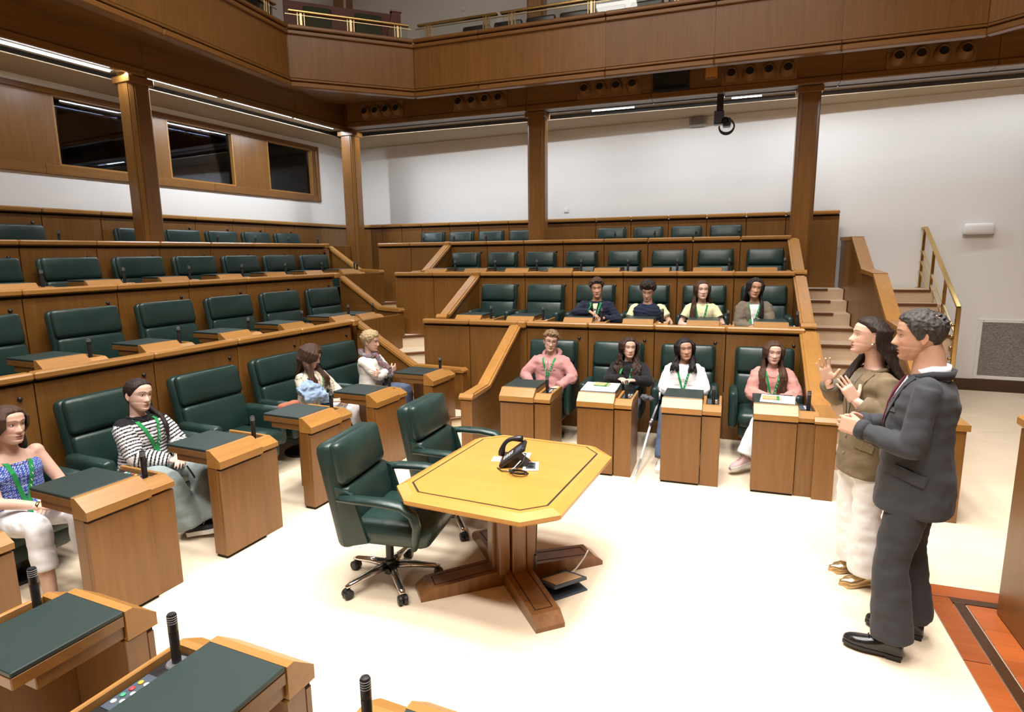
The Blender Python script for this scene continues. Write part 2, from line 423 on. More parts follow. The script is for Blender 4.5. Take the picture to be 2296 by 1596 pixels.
for k in range(9): step(st, T(.025, AS[k][0]-5.9, 0), .70, AS[k+1][0]-AS[k][0]+.03, AS[k][1], (-.31, .14) if 6 <= k else (-.345, .345))
# second stairs behind the partition, with brass handrail
st = thing('side_stairs', 'carpeted stairs between the wooden partition and the brass handrail', 'stairs', MR @ T(2.2, 7.2, 0))
SW = [.22, .24, .29, .37, .46, .93, .93, .93, .93]      # the lowest steps narrow in towards the partition
for k in range(9): step(st, T(-.43+SW[k]/2, .32*k, 0), SW[k], .35 if k < 8 else .7, .167*(k+1), (-SW[k]/2, SW[k]/2-.05))
MB().box(-.43, .50, 1.93, 2.6, 0, .9).build('stair_flank', 'white_paint', st)
def bar(mb, p, q, w_, h_):
    p, q = Vector(p), Vector(q); d = (q-p); L = d.length; M = T(*p) @ d.to_track_quat('Y', 'Z').to_matrix().to_4x4()
    mb.cbox(-w_/2, w_/2, 0, L, -h_/2, h_/2, .005, M); return mb
hr = thing('brass_handrail', 'polished brass handrail with three lower bars beside the side stairs', 'handrail', MR @ T(2.68, 8.75, 0))
tp = [(0, 1.95, 2.37), (0, 1.62, 2.37), (0, -.02, 1.36)]
m = MB(); bar(m, tp[0], tp[1], .05, .03); bar(m, tp[1], tp[2], .05, .03); bar(m, tp[2], (0, -.02, .1), .05, .03); m.build('top_rail', 'brass', hr)
for off in (.33, .48, .63):
    m = MB(); bar(m, (0, 2.05, 2.37-off), (0, 1.66, 2.37-off), .03, .016); bar(m, (0, 1.66, 2.37-off), (0, -.02, 1.33-off*.98), .03, .016); m.build('lower_bar', 'brass_pale', hr)
for yy, zt, zb in ((1.93, 2.37, 1.5), (1.68, 2.37, 1.5), (1.15, 2.08, 1.5), (.55, 1.71, 1.17)):
    m = MB(); m.cbox(-.018, .018, yy-.018, yy+.018, zb, zt, .004); m.cbox(-.04, .04, yy-.04, yy+.04, zb, zb+.012, .003); m.build('post', 'brass', hr)
for k in range(4):
    MB().lathe([(.004, -.02), (.018, -.016), (.022, 0), (.018, .016), (.004, .02)], 12, T(-.03, .02, .72+.14*k-.0) @ Matrix.Rotation(PI/2, 4, 'Y')).build('knuckle', 'brass', hr, smooth=True)
# partition between the stairs
pt = thing('stair_partition', 'stepped wooden partition wall with sloping oak handrail between the stairs', 'partition', MR @ T(1.68, 5.2, 0))
prof = [(5.33, 2.26), (4.4, 2.25), (3.6, 1.83), (2.9, 1.80), (2.1, 1.34), (1.66, 1.32), (.72, .79), (0, .78)]
pp = [(b_, z-.05) for b_, z in prof]
for i in range(len(pp)-1):
    (b1, z1), (b0, z0) = pp[i], pp[i+1]
    k = 2 if b1-b0 > .75 else 1
    for j in range(k):
        u0, u1 = b0+(b1-b0)*j/k, b0+(b1-b0)*(j+1)/k
        h0, h1 = z0+(z1-z0)*j/k, z0+(z1-z0)*(j+1)/k
        MB().prism([(u0+.003, 0), (u1-.003, 0), (u1-.003, h1), (u0+.003, h0)], 0, -.055, .055).build('panel', 'veneer', pt)
for i in range(len(prof)-1):
    (b1, z1), (b0, z0) = prof[i], prof[i+1]
    MB().prism([(b0-.015, z0-.048), (b1-.002, z1-.048), (b1-.002, z1), (b0-.015, z0)], 0, -.075, .075).build('handrail', 'oak_y', pt)
# ---------------------------------------------------------------- columns, beams, soffit, fascia, gallery
def column(M, z0, lab):
    t = thing('column', lab, 'column', M)
    h = CEIL-z0
    core = MB().prism([(-.10, -.13), (.10, -.13), (.13, -.10), (.13, .10), (.10, .13), (-.10, .13), (-.13, .10), (-.13, -.10)], 2, 0, h).build('shaft', 'veneer', t)
    for k in range(4):
        MB().cbox(-.085, .085, -.142, -.128, 0, 4.25-z0, .003).build('face_board', 'veneer', t, M=RZ(90*k))
    MB().cbox(-.16, .16, -.16, .16, 4.17-z0, 4.25-z0, .008).build('capital', 'veneer_x', t)
column(MR @ T(-2.935, 9.58, 1.5), 1.5, 'octagonal wooden column in the middle of the far seating block')
column(MR @ T(.95, 9.58, 1.5), 1.5, 'wooden column at the right end of the far seating block')
column(MR @ T(-6.5, 9.72, .9), .9, 'dark wooden column in the corner between the two seating blocks')
column(T(-7.4, 5.34, 1.5), 1.5, 'wooden column rising between the left block seats in front of the windows')
def beam(name, lab, M, L, seams, plate=True):
    """beam along local +x, visible front face at local y=0, underside z=4.25"""
    t = thing(name, lab, 'beam', M)
    for u0, u1 in seams:
        cboxobj('fascia_board', u1-u0-.004, .03, .42, 'veneer_x', t, (u0+.002, 0, 4.33), .004)
        cboxobj('bottom_rail', u1-u0-.004, .07, .085, 'veneer_x', t, (u0+.002, -.03, 4.25), .012)
        if not plate: continue
        cboxobj('soffit_plate', u1-u0-.006, .22, .015, 'grey_panel', t, (u0+.003, .045, 4.262), .002)
        cboxobj('batten', u1-u0-.004, .09, .05, 'dark_wood', t, (u0+.002, .27, 4.25), .006)
    MB().box(0, L, .012, .34 if plate else .05, 4.28, 4.75).build('core', 'dark_wood', t)
    return t
sx = [-6.3, -5.1, -3.05, -1.15, -.15, 1.3, 3.0, 5.0]
beam('gallery_beam', 'long wooden beam with air nozzles across the far side of the hall', MR @ T(-6.3, 9.37, 0), 11.3, [(sx[i]+6.3, sx[i+1]+6.3) for i in range(len(sx)-1)])
sy = [-2.4, .4, 2.8, 5.35, 7.9, 9.15]
beam('gallery_beam', 'wooden beam under the gallery along the left side of the hall', T(-7.2, -2.4, 0) @ RZ(90), 11.55, [(sy[i]+2.4, sy[i+1]+2.4) for i in range(len(sy)-1)], False)
# air nozzle plates
def nozzle(a0, a1, lab):
    t = thing('air_nozzle_panel', lab, 'vent', MR @ T(a0, 9.362, 4.30)); w_ = a1-a0; h = .33
    cboxobj('plate', w_, .012, h, 'tan_plastic', t, (0, -.012, 0), .003)
    for k in range(4):
        cx = w_*(k+.5)/4
        mm = T(cx, -.012, h*.5) @ Matrix.Rotation(PI/2, 4, 'X') @ Matrix.Rotation(math.radians(-14), 4, 'X')
        o = MB().lathe([(.0, .075), (.052, .075), (.058, .088), (.066, .088), (.075, .07), (.096, .01), (.104, -.01), (.0, -.012)][::-1], 28, mm).build('nozzle', 'tan_plastic', t, auto=40)
        MB().lathe([(0, .072), (.051, .072), (.051, .078), (0, .078)], 24, mm).build('throat', 'groove', o)
    for k in range(5):
        for zz in (.02, h-.02):
            MB().lathe([(.004, 0), (.007, .002), (.004, .004)], 8, T(.03+(w_-.06)*k/4, -.012, zz) @ Matrix.Rotation(PI/2, 4, 'X')).build('screw', 'brass', t)
for (a0, a1), lab in zip([(-6.0, -5.2), (-4.28, -3.37), (-2.24, -1.3), (-.19, .76), (1.8, 2.76)],
        ['shadowed panel of four air nozzles nearest the corner column', 'panel of four air nozzles left of the middle column', 'panel of four air nozzles left of the black screen', 'panel of four air nozzles right of the amber detector', 'rightmost panel of four air nozzles above the white wall']): nozzle(a0, a1, lab)
t = thing('wall_monitor', 'small black monitor mounted on the far beam', 'monitor', MR @ T(-.875, 9.36, 4.33))
cboxobj('bezel', .5, .05, .29, 'black_plastic', t, (-.25, -.05, 0), .008); cboxobj('screen', .46, .004, .24, 'screen_black', t, (-.23, -.054, .032), .001)
t = thing('motion_detector', 'amber plastic motion detector on the far beam beside the monitor', 'detector', MR @ T(-.33, 9.36, 4.42))
MB().rbox((0, -.045, .09), (.17, .09, .18), .035).build('housing', 'amber_plastic', t, smooth=True); MB().rbox((0, -.05, .015), (.13, .08, .05), .02).build('lens', 'tan_plastic', t, smooth=True)
# ceiling camera
t = thing('ceiling_camera', 'black remote camera hanging on a pole below the far beam', 'camera', MR @ T(-.2, 9.5, 4.25))
MB().cbox(-.045, .045, -.045, .045, -.22, 0, .006).build('pole', 'black_plastic', t)
MB().cbox(-.08, .06, -.07, .07, -.40, -.22, .01).build('pan_head', 'black_plastic', t)
MB().rbox((.10, -.10, -.40), (.11, .2, .11), .02).build('body', 'black_plastic', t, smooth=True)
MB().lathe([(.02, 0), (.045, 0), (.05, .06), (.042, .065), (.03, .05), (.0, .05)], 20, T(.08, -.2, -.40) @ Matrix.Rotation(PI/2, 4, 'X')).build('lens', 'screen_black', t, auto=40)
for k in range(2): MB().tube([(.10+.10*math.cos(q_), -.09-.015*k, -.45+(.105-.02*k)*math.sin(q_)) for q_ in [-.3+PI*1.85*j/22-PI*.95 for j in range(23)]], .011, 8).build('cable', 'black_rubber', t, smooth=True)
# gallery fascia: facets in plan (outer line), both ways round the corner
c1 = Vector((-6.42, 6.98, 0)); c2 = rw(-4.58, 8.62); c3 = rw(2.62, 8.62); c4 = rw(4.6, 6.9)
cA = c1+(Vector((-6.08, 4.04, 0))-c1).normalized()*9.2
FZ0, FZ1 = 4.42, 5.24
def fascia(p, q, npan, lab):
    d = q-p; L = d.length; M = T(p.x, p.y, 0) @ Matrix.Rotation(math.atan2(d.y, d.x), 4, 'Z')   # local x along, outside is -y
    t = thing('gallery_parapet', lab, 'balcony', M)
    us = npan if isinstance(npan, list) else [L*i/npan for i in range(npan+1)]
    for i in range(len(us)-1):
        u0, u1 = us[i]+.002, us[i+1]-.002
        cboxobj('panel', u1-u0+.004, .04, FZ1-FZ0-.24, 'veneer', t, (u0-.002, .012, FZ0+.13), .002)
        cboxobj('lower_trim', u1-u0, .09, .07, 'veneer_x', t, (u0, -.03, FZ0), .014)
        cboxobj('lower_fillet', u1-u0, .06, .03, 'veneer_x', t, (u0, -.008, FZ0+.09), .006)
        cboxobj('upper_fillet', u1-u0, .07, .05, 'veneer_x', t, (u0, -.02, FZ1-.12), .008)
        cboxobj('cap_rail', u1-u0, .16, .052, 'veneer_x', t, (u0, -.035, FZ1-.052), .012)
    MB().box(-.02, L+.02, .03, .12, FZ0+.01, FZ1-.055).build('core', 'veneer', t)
    return t, M, L
Lf = (c3-c2).length
fas = [fascia(cA, c1, [0, 2.5, 5.0, 7.05, (c1-cA).length], 'wooden gallery parapet running along the left side of the hall'),
       fascia(c1, c2, 1, 'short slanting wooden gallery parapet across the corner'),
       fascia(c2, c3, [0, 1.05, 2.9, 4.3, 5.75, Lf], 'long wooden gallery parapet across the far side of the hall'),
       fascia(c3, c4, 1, 'wooden gallery parapet turning off at the top right')]
# gallery soffit and deck
dk = MB(); pts_in = [cA, c1, c2, c3, c4]
out = [Vector((-7.2, cA.y, 0)), Vector((-7.2, 8.6, 0)), rw(-6.1, 9.4), rw(2.9, 9.4), rw(5.0, 9.4)]
for i in range(4):
    for z, f_ in ((4.60, 0),):
        dk.add([(pts_in[i].x, pts_in[i].y, 4.47), (pts_in[i+1].x, pts_in[i+1].y, 4.47), (out[i+1].x, out[i+1].y, 4.62), (out[i].x, out[i].y, 4.62)], [(0, 1, 2, 3)])
        g0, g1 = pts_in[i].lerp(out[i], .15), pts_in[i+1].lerp(out[i+1], .15)
        dk.add([(g0.x, g0.y, 4.78), (g1.x, g1.y, 4.78), (out[i+1].x, out[i+1].y, 4.78), (out[i].x, out[i].y, 4.78)], [(0, 1, 2, 3)])
tag(dk.build('ceiling_gallery_soffit', 'veneer_x'), kind='structure')
slab('floor_gallery', [(XW, -2.6), (-7.0, -2.6), (-7.0, 8.6), rw(-6.0, 9.3)[:2], rw(5.0, 9.3)[:2], cr[:2], cl[:2], (XW, 11)], 4.76, 4.80, 'dark_wood')
# brass balustrade on the parapets
def balustrade(F, segs, lab):
    tt, M, L = F; t = thing('brass_balustrade', lab, 'railing', M @ T(0, .06, FZ1))
    for u0, u1 in segs:
        MB().cbox(u0, u1, -.035, .035, .185, .215, .008).build('top_rail', 'brass', t)
        MB().cbox(u0-.04, u1+.04, -.008, .008, .15, .162, .002).build('lower_bar', 'brass_pale', t)
        MB().box(u0+.02, u1-.02, .022, .028, .0, .17).build('pane', 'balustrade_glass', t)
        n = max(2, round((u1-u0)/1.05)+1) if u1-u0 > 1.3 else 2
        for k in range(n):
            uc = u0+.17+(u1-u0-.34)*k/(n-1)
            for e in (-.045, 0, .045): MB().cbox(uc+e-(.017 if e == 0 else .007), uc+e+(.017 if e == 0 else .007), -.012, .012, 0, .188, .002).build('post', 'brass_pale', t)
balustrade(fas[1], [(.03, fas[1][2]-.04)], 'brass balustrade on the slanting corner parapet')
balustrade(fas[2], [(.06, 1.33), (1.38, 4.0), (4.06, 7.1)], 'brass balustrade along the far gallery parapet')
balustrade(fas[0], [(fas[0][2]-1.5, fas[0][2]-.15), (fas[0][2]-4.6, fas[0][2]-1.56)], 'brass balustrade along the left gallery parapet')
slab('floor_gallery_tier', [rw(-4.2, 8.95)[:2], rw(-.3, 8.95)[:2], rw(-.3, 9.7)[:2], rw(-4.2, 9.7)[:2]], 4.78, 4.96, 'dark_wood')
# gallery seats and screens glimpsed behind the balustrade
def gallery_seat(M, lab):
    t = thing('gallery_chair', lab, 'chair', M, 'black seats in the far gallery')
    MB().rbox((0, .06, .42), (.46, .09, .36), .04).build('backrest', 'black_leather', t, smooth=True); MB().rbox((0, -.18, .2), (.46, .46, .1), .04).build('cushion', 'black_leather', t, smooth=True)
    MB().cbox(-.18, .18, -.3, .05, 0, .16, .01).build('base', 'black_plastic', t)
for k in range(7): gallery_seat(MR @ T(-3.83+.52*k, 9.25, 4.96), 'black gallery chair above the far parapet, %s from the corner balustrade' % ORD[k])
def gallery_bench(M, lab):
    t = thing('gallery_bench', lab, 'bench', M)
    MB().cbox(-.85, .85, 0, .08, 0, 1.12, .006).build('frame', 'red_panel', t)
    for k in range(2): MB().rbox((-.36+.78*k, -.03, .72), (.42, .1, .66), .03).build('cushion', 'green_cloth', t, smooth=True)
ang = math.degrees(math.atan2((c2-c1).y, (c2-c1).x)); pm = (c1+c2)/2; nn = Vector((-(c2-c1).y, (c2-c1).x, 0)).normalized()
pb = pm+nn*1.0; gallery_bench(T(pb.x, pb.y, 4.80) @ RZ(ang), 'dark red gallery bench with green cushions behind the corner balustrade')
t = thing('gallery_screen', 'short red-brown wooden end post behind the corner balustrade', 'post', T(*(pm+nn*.75+(c2-c1).normalized()*.72)[:2], 4.80) @ RZ(ang))
MB().prism([(-.05, 0), (.16, 0), (.16, 1.05), (.03, 1.05), (-.05, .75)], 1, -.05, .05).build('board', 'red_panel', t)
cboxobj('cap', .17, .12, .03, 'veneer_x', t, (.01, -.06, 1.05), .004)
# wall things
def wallpt(px, py):   # point on the far wall for a pixel
    F, R_, U = cam_axes(YAW); d = F+R_*((px-IMW/2)/FPX)-U*((py-IMH/2)/FPX); C = Vector((0, 0, CAMZ))
    nrm = Vector((-dw.y, dw.x, 0)); s_ = (cl-C).dot(nrm)/d.dot(nrm); return C+d*s_
wa = math.atan2(dw.y, dw.x)
def MW(px, py): p = wallpt(px, py); return T(*p) @ Matrix.Rotation(wa, 4, 'Z')
t = thing('wall_speaker', 'pale grey wall speaker high on the far wall behind the ceiling camera', 'speaker', MW(1565, 284))
MB().rbox((0, -.05, .09), (.27, .1, .2), .04).build('housing', 'grey_plastic', t, smooth=True); MB().cbox(-.1, .1, -.104, -.098, .02, .16, .002).build('grille', 'grille_metal', t)
t = thing('wall_switch', 'small white square switch on the far wall above the back row', 'switch', MW(1270, 477))
cboxobj('plate', .085, .012, .085, 'white_plastic', t, (-.042, -.012, 0), .003); cboxobj('rocker', .055, .006, .055, 'paper', t, (-.028, -.018, .015), .002)
t = thing('gallery_switch', 'small white square switch high on the gallery wall', 'switch', MW(1040, 26))
cboxobj('plate', .085, .012, .085, 'white_plastic', t, (-.042, -.012, 0), .003); cboxobj('rocker', .055, .006, .055, 'paper', t, (-.028, -.018, .015), .002)
t = thing('emergency_light', 'white rounded emergency light on the far wall above the handrail', 'light', MW(2191, 528))
MB().rbox((0, -.045, .09), (.37, .09, .16), .04).build('housing', 'white_plastic', t, smooth=True); cboxobj('base', .36, .05, .025, 'grey_plastic', t, (-.18, -.06, 0), .004)
t = thing('wall_grille', 'large grey ventilation grille in a white frame low on the far wall', 'grille', MW(2190, 848))
gw, gh = 1.6, .88
for nme, b in (('frame', (-.06, gw, 0, .05)), ('frame', (-.06, gw, gh-.05, gh)), ('frame', (-.06, -.01, .05, gh-.05))): cboxobj(nme, b[1]-b[0], .02, b[3]-b[2], 'white_plastic', t, (b[0], -.02, b[2]), .004)
MB().box(-.01, gw, -.012, -.006, .05, gh-.05).build('mesh', 'grille_metal', t)
for k in range(4): MB().lathe([(.004, 0), (.008, .002), (.004, .004)], 8, T(.0+.45*k, -.02, gh-.025) @ Matrix.Rotation(PI/2, 4, 'X')).build('screw', 'grey_metal', t)
# ================================================================ seating partitions
def partition(M, cells, ext, h, lab, endp=None):
    """M: local x along the row, front is -y, z=0 at the tier. cells [(x0,x1,has_seat)], ext [(x0,x1)] plain panels, h = rail top"""
    t = thing('seat_partition', lab, 'partition', M)
    xs = [c[0] for c in cells]+[c[1] for c in cells]+[e for q_ in ext for e in q_]
    MB().box(min(xs), max(xs), .03, .07, 0, h-.06).build('core', 'groove', t)  # near-black core paints the shade into the gaps between panels
    for x0, x1, seat in cells+[(a_, b_, False) for a_, b_ in ext]:
        p = cboxobj('panel', x1-x0-.008, .035, h-.085, 'veneer', t, (x0+.004, 0, 0), .004)
        cboxobj('rail', x1-x0-.006, .112, .06, 'oak', t, (x0+.003, -.035, h-.06), .014)
        if seat: link('knob', KNOB, p, (x1-x0-.11, 0, h-.085-.095))
    for x0, x1, z1 in (endp or []): cboxobj('end_panel', x1-x0, .035, z1, 'veneer', t, (x0, 0, 0), .004)
    if ext and ext[0][1] <= cells[0][0]-.05: cboxobj('post', .11, .04, h-.085, 'veneer', t, (cells[0][0]-.11, -.004, 0), .004)
    if len(ext) < 4: cboxobj('newel', .11, .17, .09, 'oak_y', t, (cells[0][0]-.11 if ext and ext[0][1] <= cells[0][0]+.01 and len(ext) < 4 else max(xs), -.05, h-.085), .016)
    return t
KNOB = MB().lathe([(0, .018), (.010, .017), (.016, .012), (.018, .0), (.018, -.004)], 14, Matrix.Rotation(PI/2, 4, 'X')).mesh('knob', 'black_plastic', True)
Rpx = [(727, [1181, 1319, 1468, 1629, 1808]), (610, [1077, 1177, 1284, 1398, 1519, 1647, 1784]), (536, [1010, 1092, 1175, 1263, 1355, 1453, 1554, 1661, 1775]),
       (486, [945, 1008, 1073, 1141, 1226, 1336, 1415, 1499, 1585, 1674])]
RSEAM = [[on('R', x, py, 1, BW[i]).x for x in xs] for i, (py, xs) in enumerate(Rpx)]
ROWN = ['front', 'second', 'third', 'back']
for i in range(4):
    sm = RSEAM[i]; M = MR @ T(0, BW[i], TZ[i])
    cells = [(sm[j], sm[j+1], not (i == 3 and j == 4)) for j in range(len(sm)-1)]
    n = 3 if i == 3 else 2
    e0, e1 = AEXT[i], sm[0]-(.11 if i < 3 else 0); ext = [(e0+(e1-e0)*k/n, e0+(e1-e0)*(k+1)/n) for k in range(n)]
    if i == 3: ext += [(sm[-1], .82), (.82, 1.56)]
    partition(M, cells, ext, RZR[i]-TZ[i], 'wooden partition with oak rail behind the %s row of the far seating block' % ROWN[i])
Lpx = [[(72, 834), (342, 790), (530, 759), (672, 734), (786, 715)], [(46, 647), (260, 636), (421, 627), (551, 620), (656, 613), (746, 612)],
       [(40, 540), (214, 537), (356, 540), (470, 542), (567, 545), (648, 548), (725, 548)], [(90, 467), (224, 478), (340, 483), (436, 487), (520, 491), (593, 496), (660, 500)]]
LSEAM = [[on('L', x, y_, 0, XR[i]).y for x, y_ in pts] for i, pts in enumerate(Lpx)]
for i in range(4):
    sm = LSEAM[i]; p_ = sm[1]-sm[0]; sm = [sm[0]-2*p_, sm[0]-p_]+sm; LSEAM[i] = sm
    M = T(XR[i], 0, TZ[i]) @ RZ(90)
    cells = [(sm[j], sm[j+1], not (i == 3 and j == 2)) for j in range(len(sm)-1)]
    ext = [(sm[-1], 9.4), (9.4, 10.45)] if i == 3 else []
    endp = [(LEND[i]+.06, LEND[i]+1.0, RZL[i]-TZ[i]-.03)] if i < 3 else None
    partition(M, cells, ext, RZL[i]-TZ[i], 'wooden partition with oak rail behind the %s row of the left seating block' % ROWN[i], endp)
# ---------------------------------------------------------------- end screens with sloping handrails
def end_screen(M, prof, lab, w_=.12):
    """prof [(y,z)...] from the wall (y=0) towards the hall (negative y)"""
    t = thing('end_screen', lab, 'partition', M)
    for i in range(len(prof)-1):
        (y1, z1), (y0, z0) = prof[i], prof[i+1]
        MB().prism([(y0, 0), (y1, 0), (y1, z1-.06), (y0, z0-.06)], 0, -w_/2+.01, w_/2-.01).build('panel', 'veneer_y', t)
        MB().prism([(y0, z0-.05), (y1, z1-.05), (y1, z1-.012), (y0, z0-.012)], 0, -w_/2-.012, w_/2+.012).build('handrail', 'oak_y', t)
        MB().prism([(y0, z0-.012), (y1, z1-.012), (y1, z1), (y0, z0)], 0, -w_/2+.012, w_/2-.012).build('handrail_cap', 'oak_y', t)
    yf, zf = prof[-1]
    cboxobj('post', w_, .05, zf-.06, 'veneer', t, (-w_/2, yf-.05, 0), .004)
    MB().prism([(yf-.065, zf-.05), (yf, zf-.05), (yf, zf), (yf-.03, zf), (yf-.065, zf-.03)], 0, -w_/2-.014, w_/2+.014).build('end_cap', 'oak', t)
end_screen(MR @ T(-2.40, BW[0], 0), [(0, 1.24), (-1.07, .71), (-1.50, .70)], 'wooden end screen with sloping handrail at the aisle end of the far front row')
end_screen(MR @ T(.83, BW[0], 0), [(0, 1.24), (-1.07, .715), (-1.48, .71)], 'wooden end screen with sloping handrail at the right end of the far front row', .16)
end_screen(MR @ T(-3.43, BW[1], TZ[1]), [(0, 1.26), (-1.03, .80), (-1.1, .79)], 'sloping handrail screen at the aisle end of the far second row')
end_screen(MR @ T(.83, BW[1], TZ[1]), [(0, 1.24), (-1.02, .79), (-1.1, .785)], 'sloping handrail screen at the right end of the far second row')
end_screen(MR @ T(-4.43, BW[2], TZ[2]), [(0, 1.16), (-.83, .75), (-1.1, .745)], 'sloping handrail screen at the aisle end of the far third row')
end_screen(MR @ T(.84, BW[2], TZ[2]), [(0, 1.15), (-.9, .75), (-1.1, .745)], 'sloping handrail screen at the right end of the far third row')
end_screen(T(XR[0], 6.44, 0) @ RZ(90), [(0, 1.22), (-.86, .70), (-1.52, .69)], 'sloping handrail screen at the aisle end of the left front row')
end_screen(T(XR[1], 7.48, TZ[1]) @ RZ(90), [(0, 1.24), (-.68, .79), (-1.0, .77)], 'sloping handrail screen at the aisle end of the left second row')
end_screen(T(XR[2], 8.53, TZ[2]) @ RZ(90), [(0, 1.15), (-.6, .76), (-1.0, .74)], 'sloping handrail screen at the aisle end of the left third row')
# ---------------------------------------------------------------- desks
def make_desk():
    t = thing('member_desk', 'x', 'desk', T(0, 0, 0))
    W, N = .34, .505
    cboxobj('front_panel', W, .028, .62, 'veneer', t, (0, 0, .02), .003)
    MB().box(.005, W-.005, .015, .1, 0, .03).build('plinth', 'groove', t)
    cboxobj('front_post', W, .085, .635, 'veneer', t, (0, .028, .02), .003)
    MB().prism([(-.014, .657), (-.014, .708), (.072, .777), (.104, .777), (.104, .657)], 0, -.004, W+.004).build('cap', 'oak', t)
    MB().box(.004, W-.004, .004, .1, .64, .657).build('shadow_gap', 'groove', t)
    tr = cboxobj('tray', W, .37, .046, 'veneer_x', t, (0, .105, .716), .004)
    cboxobj('apron', W-.02, .3, .05, 'veneer_x', t, (.01, .105, .666), .003)
    MB().cbox(0, W, .106, .475, .762, .780, .003).build('writing_pad', 'leather_pad', t)
    cboxobj('side_panel', N-W-.006, .025, .64, 'veneer', t, (W+.005, .025, 0), .003)
    cboxobj('cabinet', N-W-.006, .42, .645, 'veneer', t, (W+.005, .05, 0), .003)
    MB().prism([(.012, .657), (.012, .69), (.085, .732), (.115, .732), (.115, .657)], 0, W+.005, N).build('side_cap', 'oak', t)
    cboxobj('rim', .02, .36, .085, 'oak_y', t, (N-.02, .115, .65), .004)
    cboxobj('rim', .028, .36, .075, 'oak_y', t, (W+.005, .115, .65), .004)
    co = MB().cbox(W+.033, N-.02, .115, .47, .65, .706, .002).build('console', 'black_plastic', t)
    plt = MB().cbox(W+.04, N-.03, .24, .40, .706, .709, .001).build('button_plate', 'slate_blue', t)
    for k, (bx, by, mt) in enumerate([(.455, .37, 'button_white'), (.455, .34, 'button_green'), (.455, .31, 'button_red'), (.455, .28, 'button_amber'), (.428, .36, 'button_white'), (.428, .325, 'button_white'), (.428, .28, 'button_white')]):
        MB().lathe([(.009, 0), (.009, .004), (.006, .006), (0, .006)], 10, T(bx, by, .709)).build('button', mt, co)
    mi = MB().lathe([(.0, .19), (.013, .188), (.016, .182), (.016, .125), (.0148, .123), (.016, .12), (.015, .01)], 16, T(.435, .165, .706)).build('microphone', 'black_plastic', t, auto=40)
    MB().lathe([(.016, .0), (.036, .0), (.036, .004), (.032, .008), (.016, .009)], 20, T(.435, .165, .706)).build('base_ring', 'grey_metal', mi, auto=40)
    for k in range(4): MB().lathe([(.0161, 0), (.0168, .001), (.0161, .002)], 16, T(.435, .165, .706+.155+.008*k)).build('mesh_ring', 'grey_plastic', mi)
    return t
desk0 = make_desk(); dsnap = snapshot(desk0); desk_used = [False]
def place_desk(M, lab, grp):
    if not desk_used[0]:
        desk_used[0] = True; desk0.matrix_world = M; desk0['label'] = lab; d = desk0
    else: d = dup(desk0, dsnap, M, lab)
    d['group'] = grp; return d
NUM = ['first', 'second', 'third', 'fourth', 'fifth', 'sixth', 'seventh', 'eighth', 'ninth']
# far block, front row: left edge of each wide panel
for k, a in enumerate([-2.05, -1.275, -.5, .27]):
    place_desk(MR @ T(a, 5.385, 0), ['wooden desk in front of the person in the pink hoodie', 'wooden desk with white papers and kraft notebook, in front of the black hoodie', 'wooden desk beside the white crutch, in front of the white jacket', 'rightmost wooden desk of the far front row, with printed sheets on it'][k], 'front desks of the far seating block')
for k, x in enumerate([1017, 1132, 1261, 1395, 1540, 1693]):
    a = on('R', x, 706, 1, 6.95).x
    place_desk(MR @ T(a, BW[0]+.08, TZ[1]), 'desk in the far second row, %s from the corner aisle' % NUM[k], 'second row desks of the far block')
for i in (2, 3):
    sm = RSEAM[i]; n = 0
    for j in range(len(sm)-1):
        if i == 3 and j in (3, 4): continue
        c = (sm[j]+sm[j+1])/2
        place_desk(MR @ T(c-.25, BW[i-1]+.08, TZ[i]), 'desk in the far %s row, %s from the corner aisle' % (ROWN[i], NUM[n]), '%s row desks of the far block' % ROWN[i]); n += 1
LSD = (1.08, 1.05, 1)
labs = ['wooden desk at the extreme left edge of the photo', 'wooden desk between the blue-top sitter and the striped-jumper sitter', 'wooden desk right of the striped-jumper sitter', 'wooden desk in front of the sitter with the denim jacket', 'wooden desk in front of the sitter with the scarf', 'corner desk of the left front row next to the sloping handrail']
for k, y_ in enumerate([1.02, 1.90, 2.77, 3.65, 4.53, 5.55]):
    place_desk(T(-3.405, y_, 0) @ RZ(90) @ S3(*LSD), labs[k], 'front desks of the left seating block')
for k, (x, y_) in enumerate([(105, 825), (337, 785), (514, 757), (647, 733), (760, 712)]):
    p = on('L', x, y_, 0, XR[0]-.03)
    place_desk(T(XR[0]-.08, p.y, TZ[1]) @ RZ(90) @ S3(1.05, 1, 1), 'desk in the left second row, %s from the left edge of the photo' % NUM[k], 'second row desks of the left block')
place_desk(T(XR[0]-.08, 6.62, TZ[1]-.02) @ RZ(90) @ S3(1.08, 1, 1), 'corner desk of the left second row next to the sloping handrail', 'second row desks of the left block')
for i in (2, 3):
    sm = LSEAM[i]; n = 0
    for j in range(1, len(sm)-1):
        if i == 3 and j in (2, 3): continue
        c = (sm[j]+sm[j+1])/2
        place_desk(T(XR[i-1]-.08, c-.35, TZ[i]) @ RZ(90) @ S3(1, .72, 1), 'desk in the left %s row, %s from the left edge of the photo' % (ROWN[i], NUM[n]), '%s row desks of the left block' % ROWN[i]); n += 1
place_desk(T(XR[1]-.08, 7.7, TZ[2]-.02) @ RZ(90) @ S3(1.05, 1, 1), 'corner desk of the left third row next to the sloping handrail', 'third row desks of the left block')
# near desks, seen from behind, facing the far block
for k, x in enumerate([-2.17, -1.38, -.58]):
    place_desk(T(x, 1.40, 0) @ RZ(180), ['near desk at the bottom left corner, seen from behind', 'near desk at the bottom of the photo, seen from behind with its buttons', 'near desk cut off by the bottom edge, only its corner and microphone showing'][k], 'near desks facing the far block')
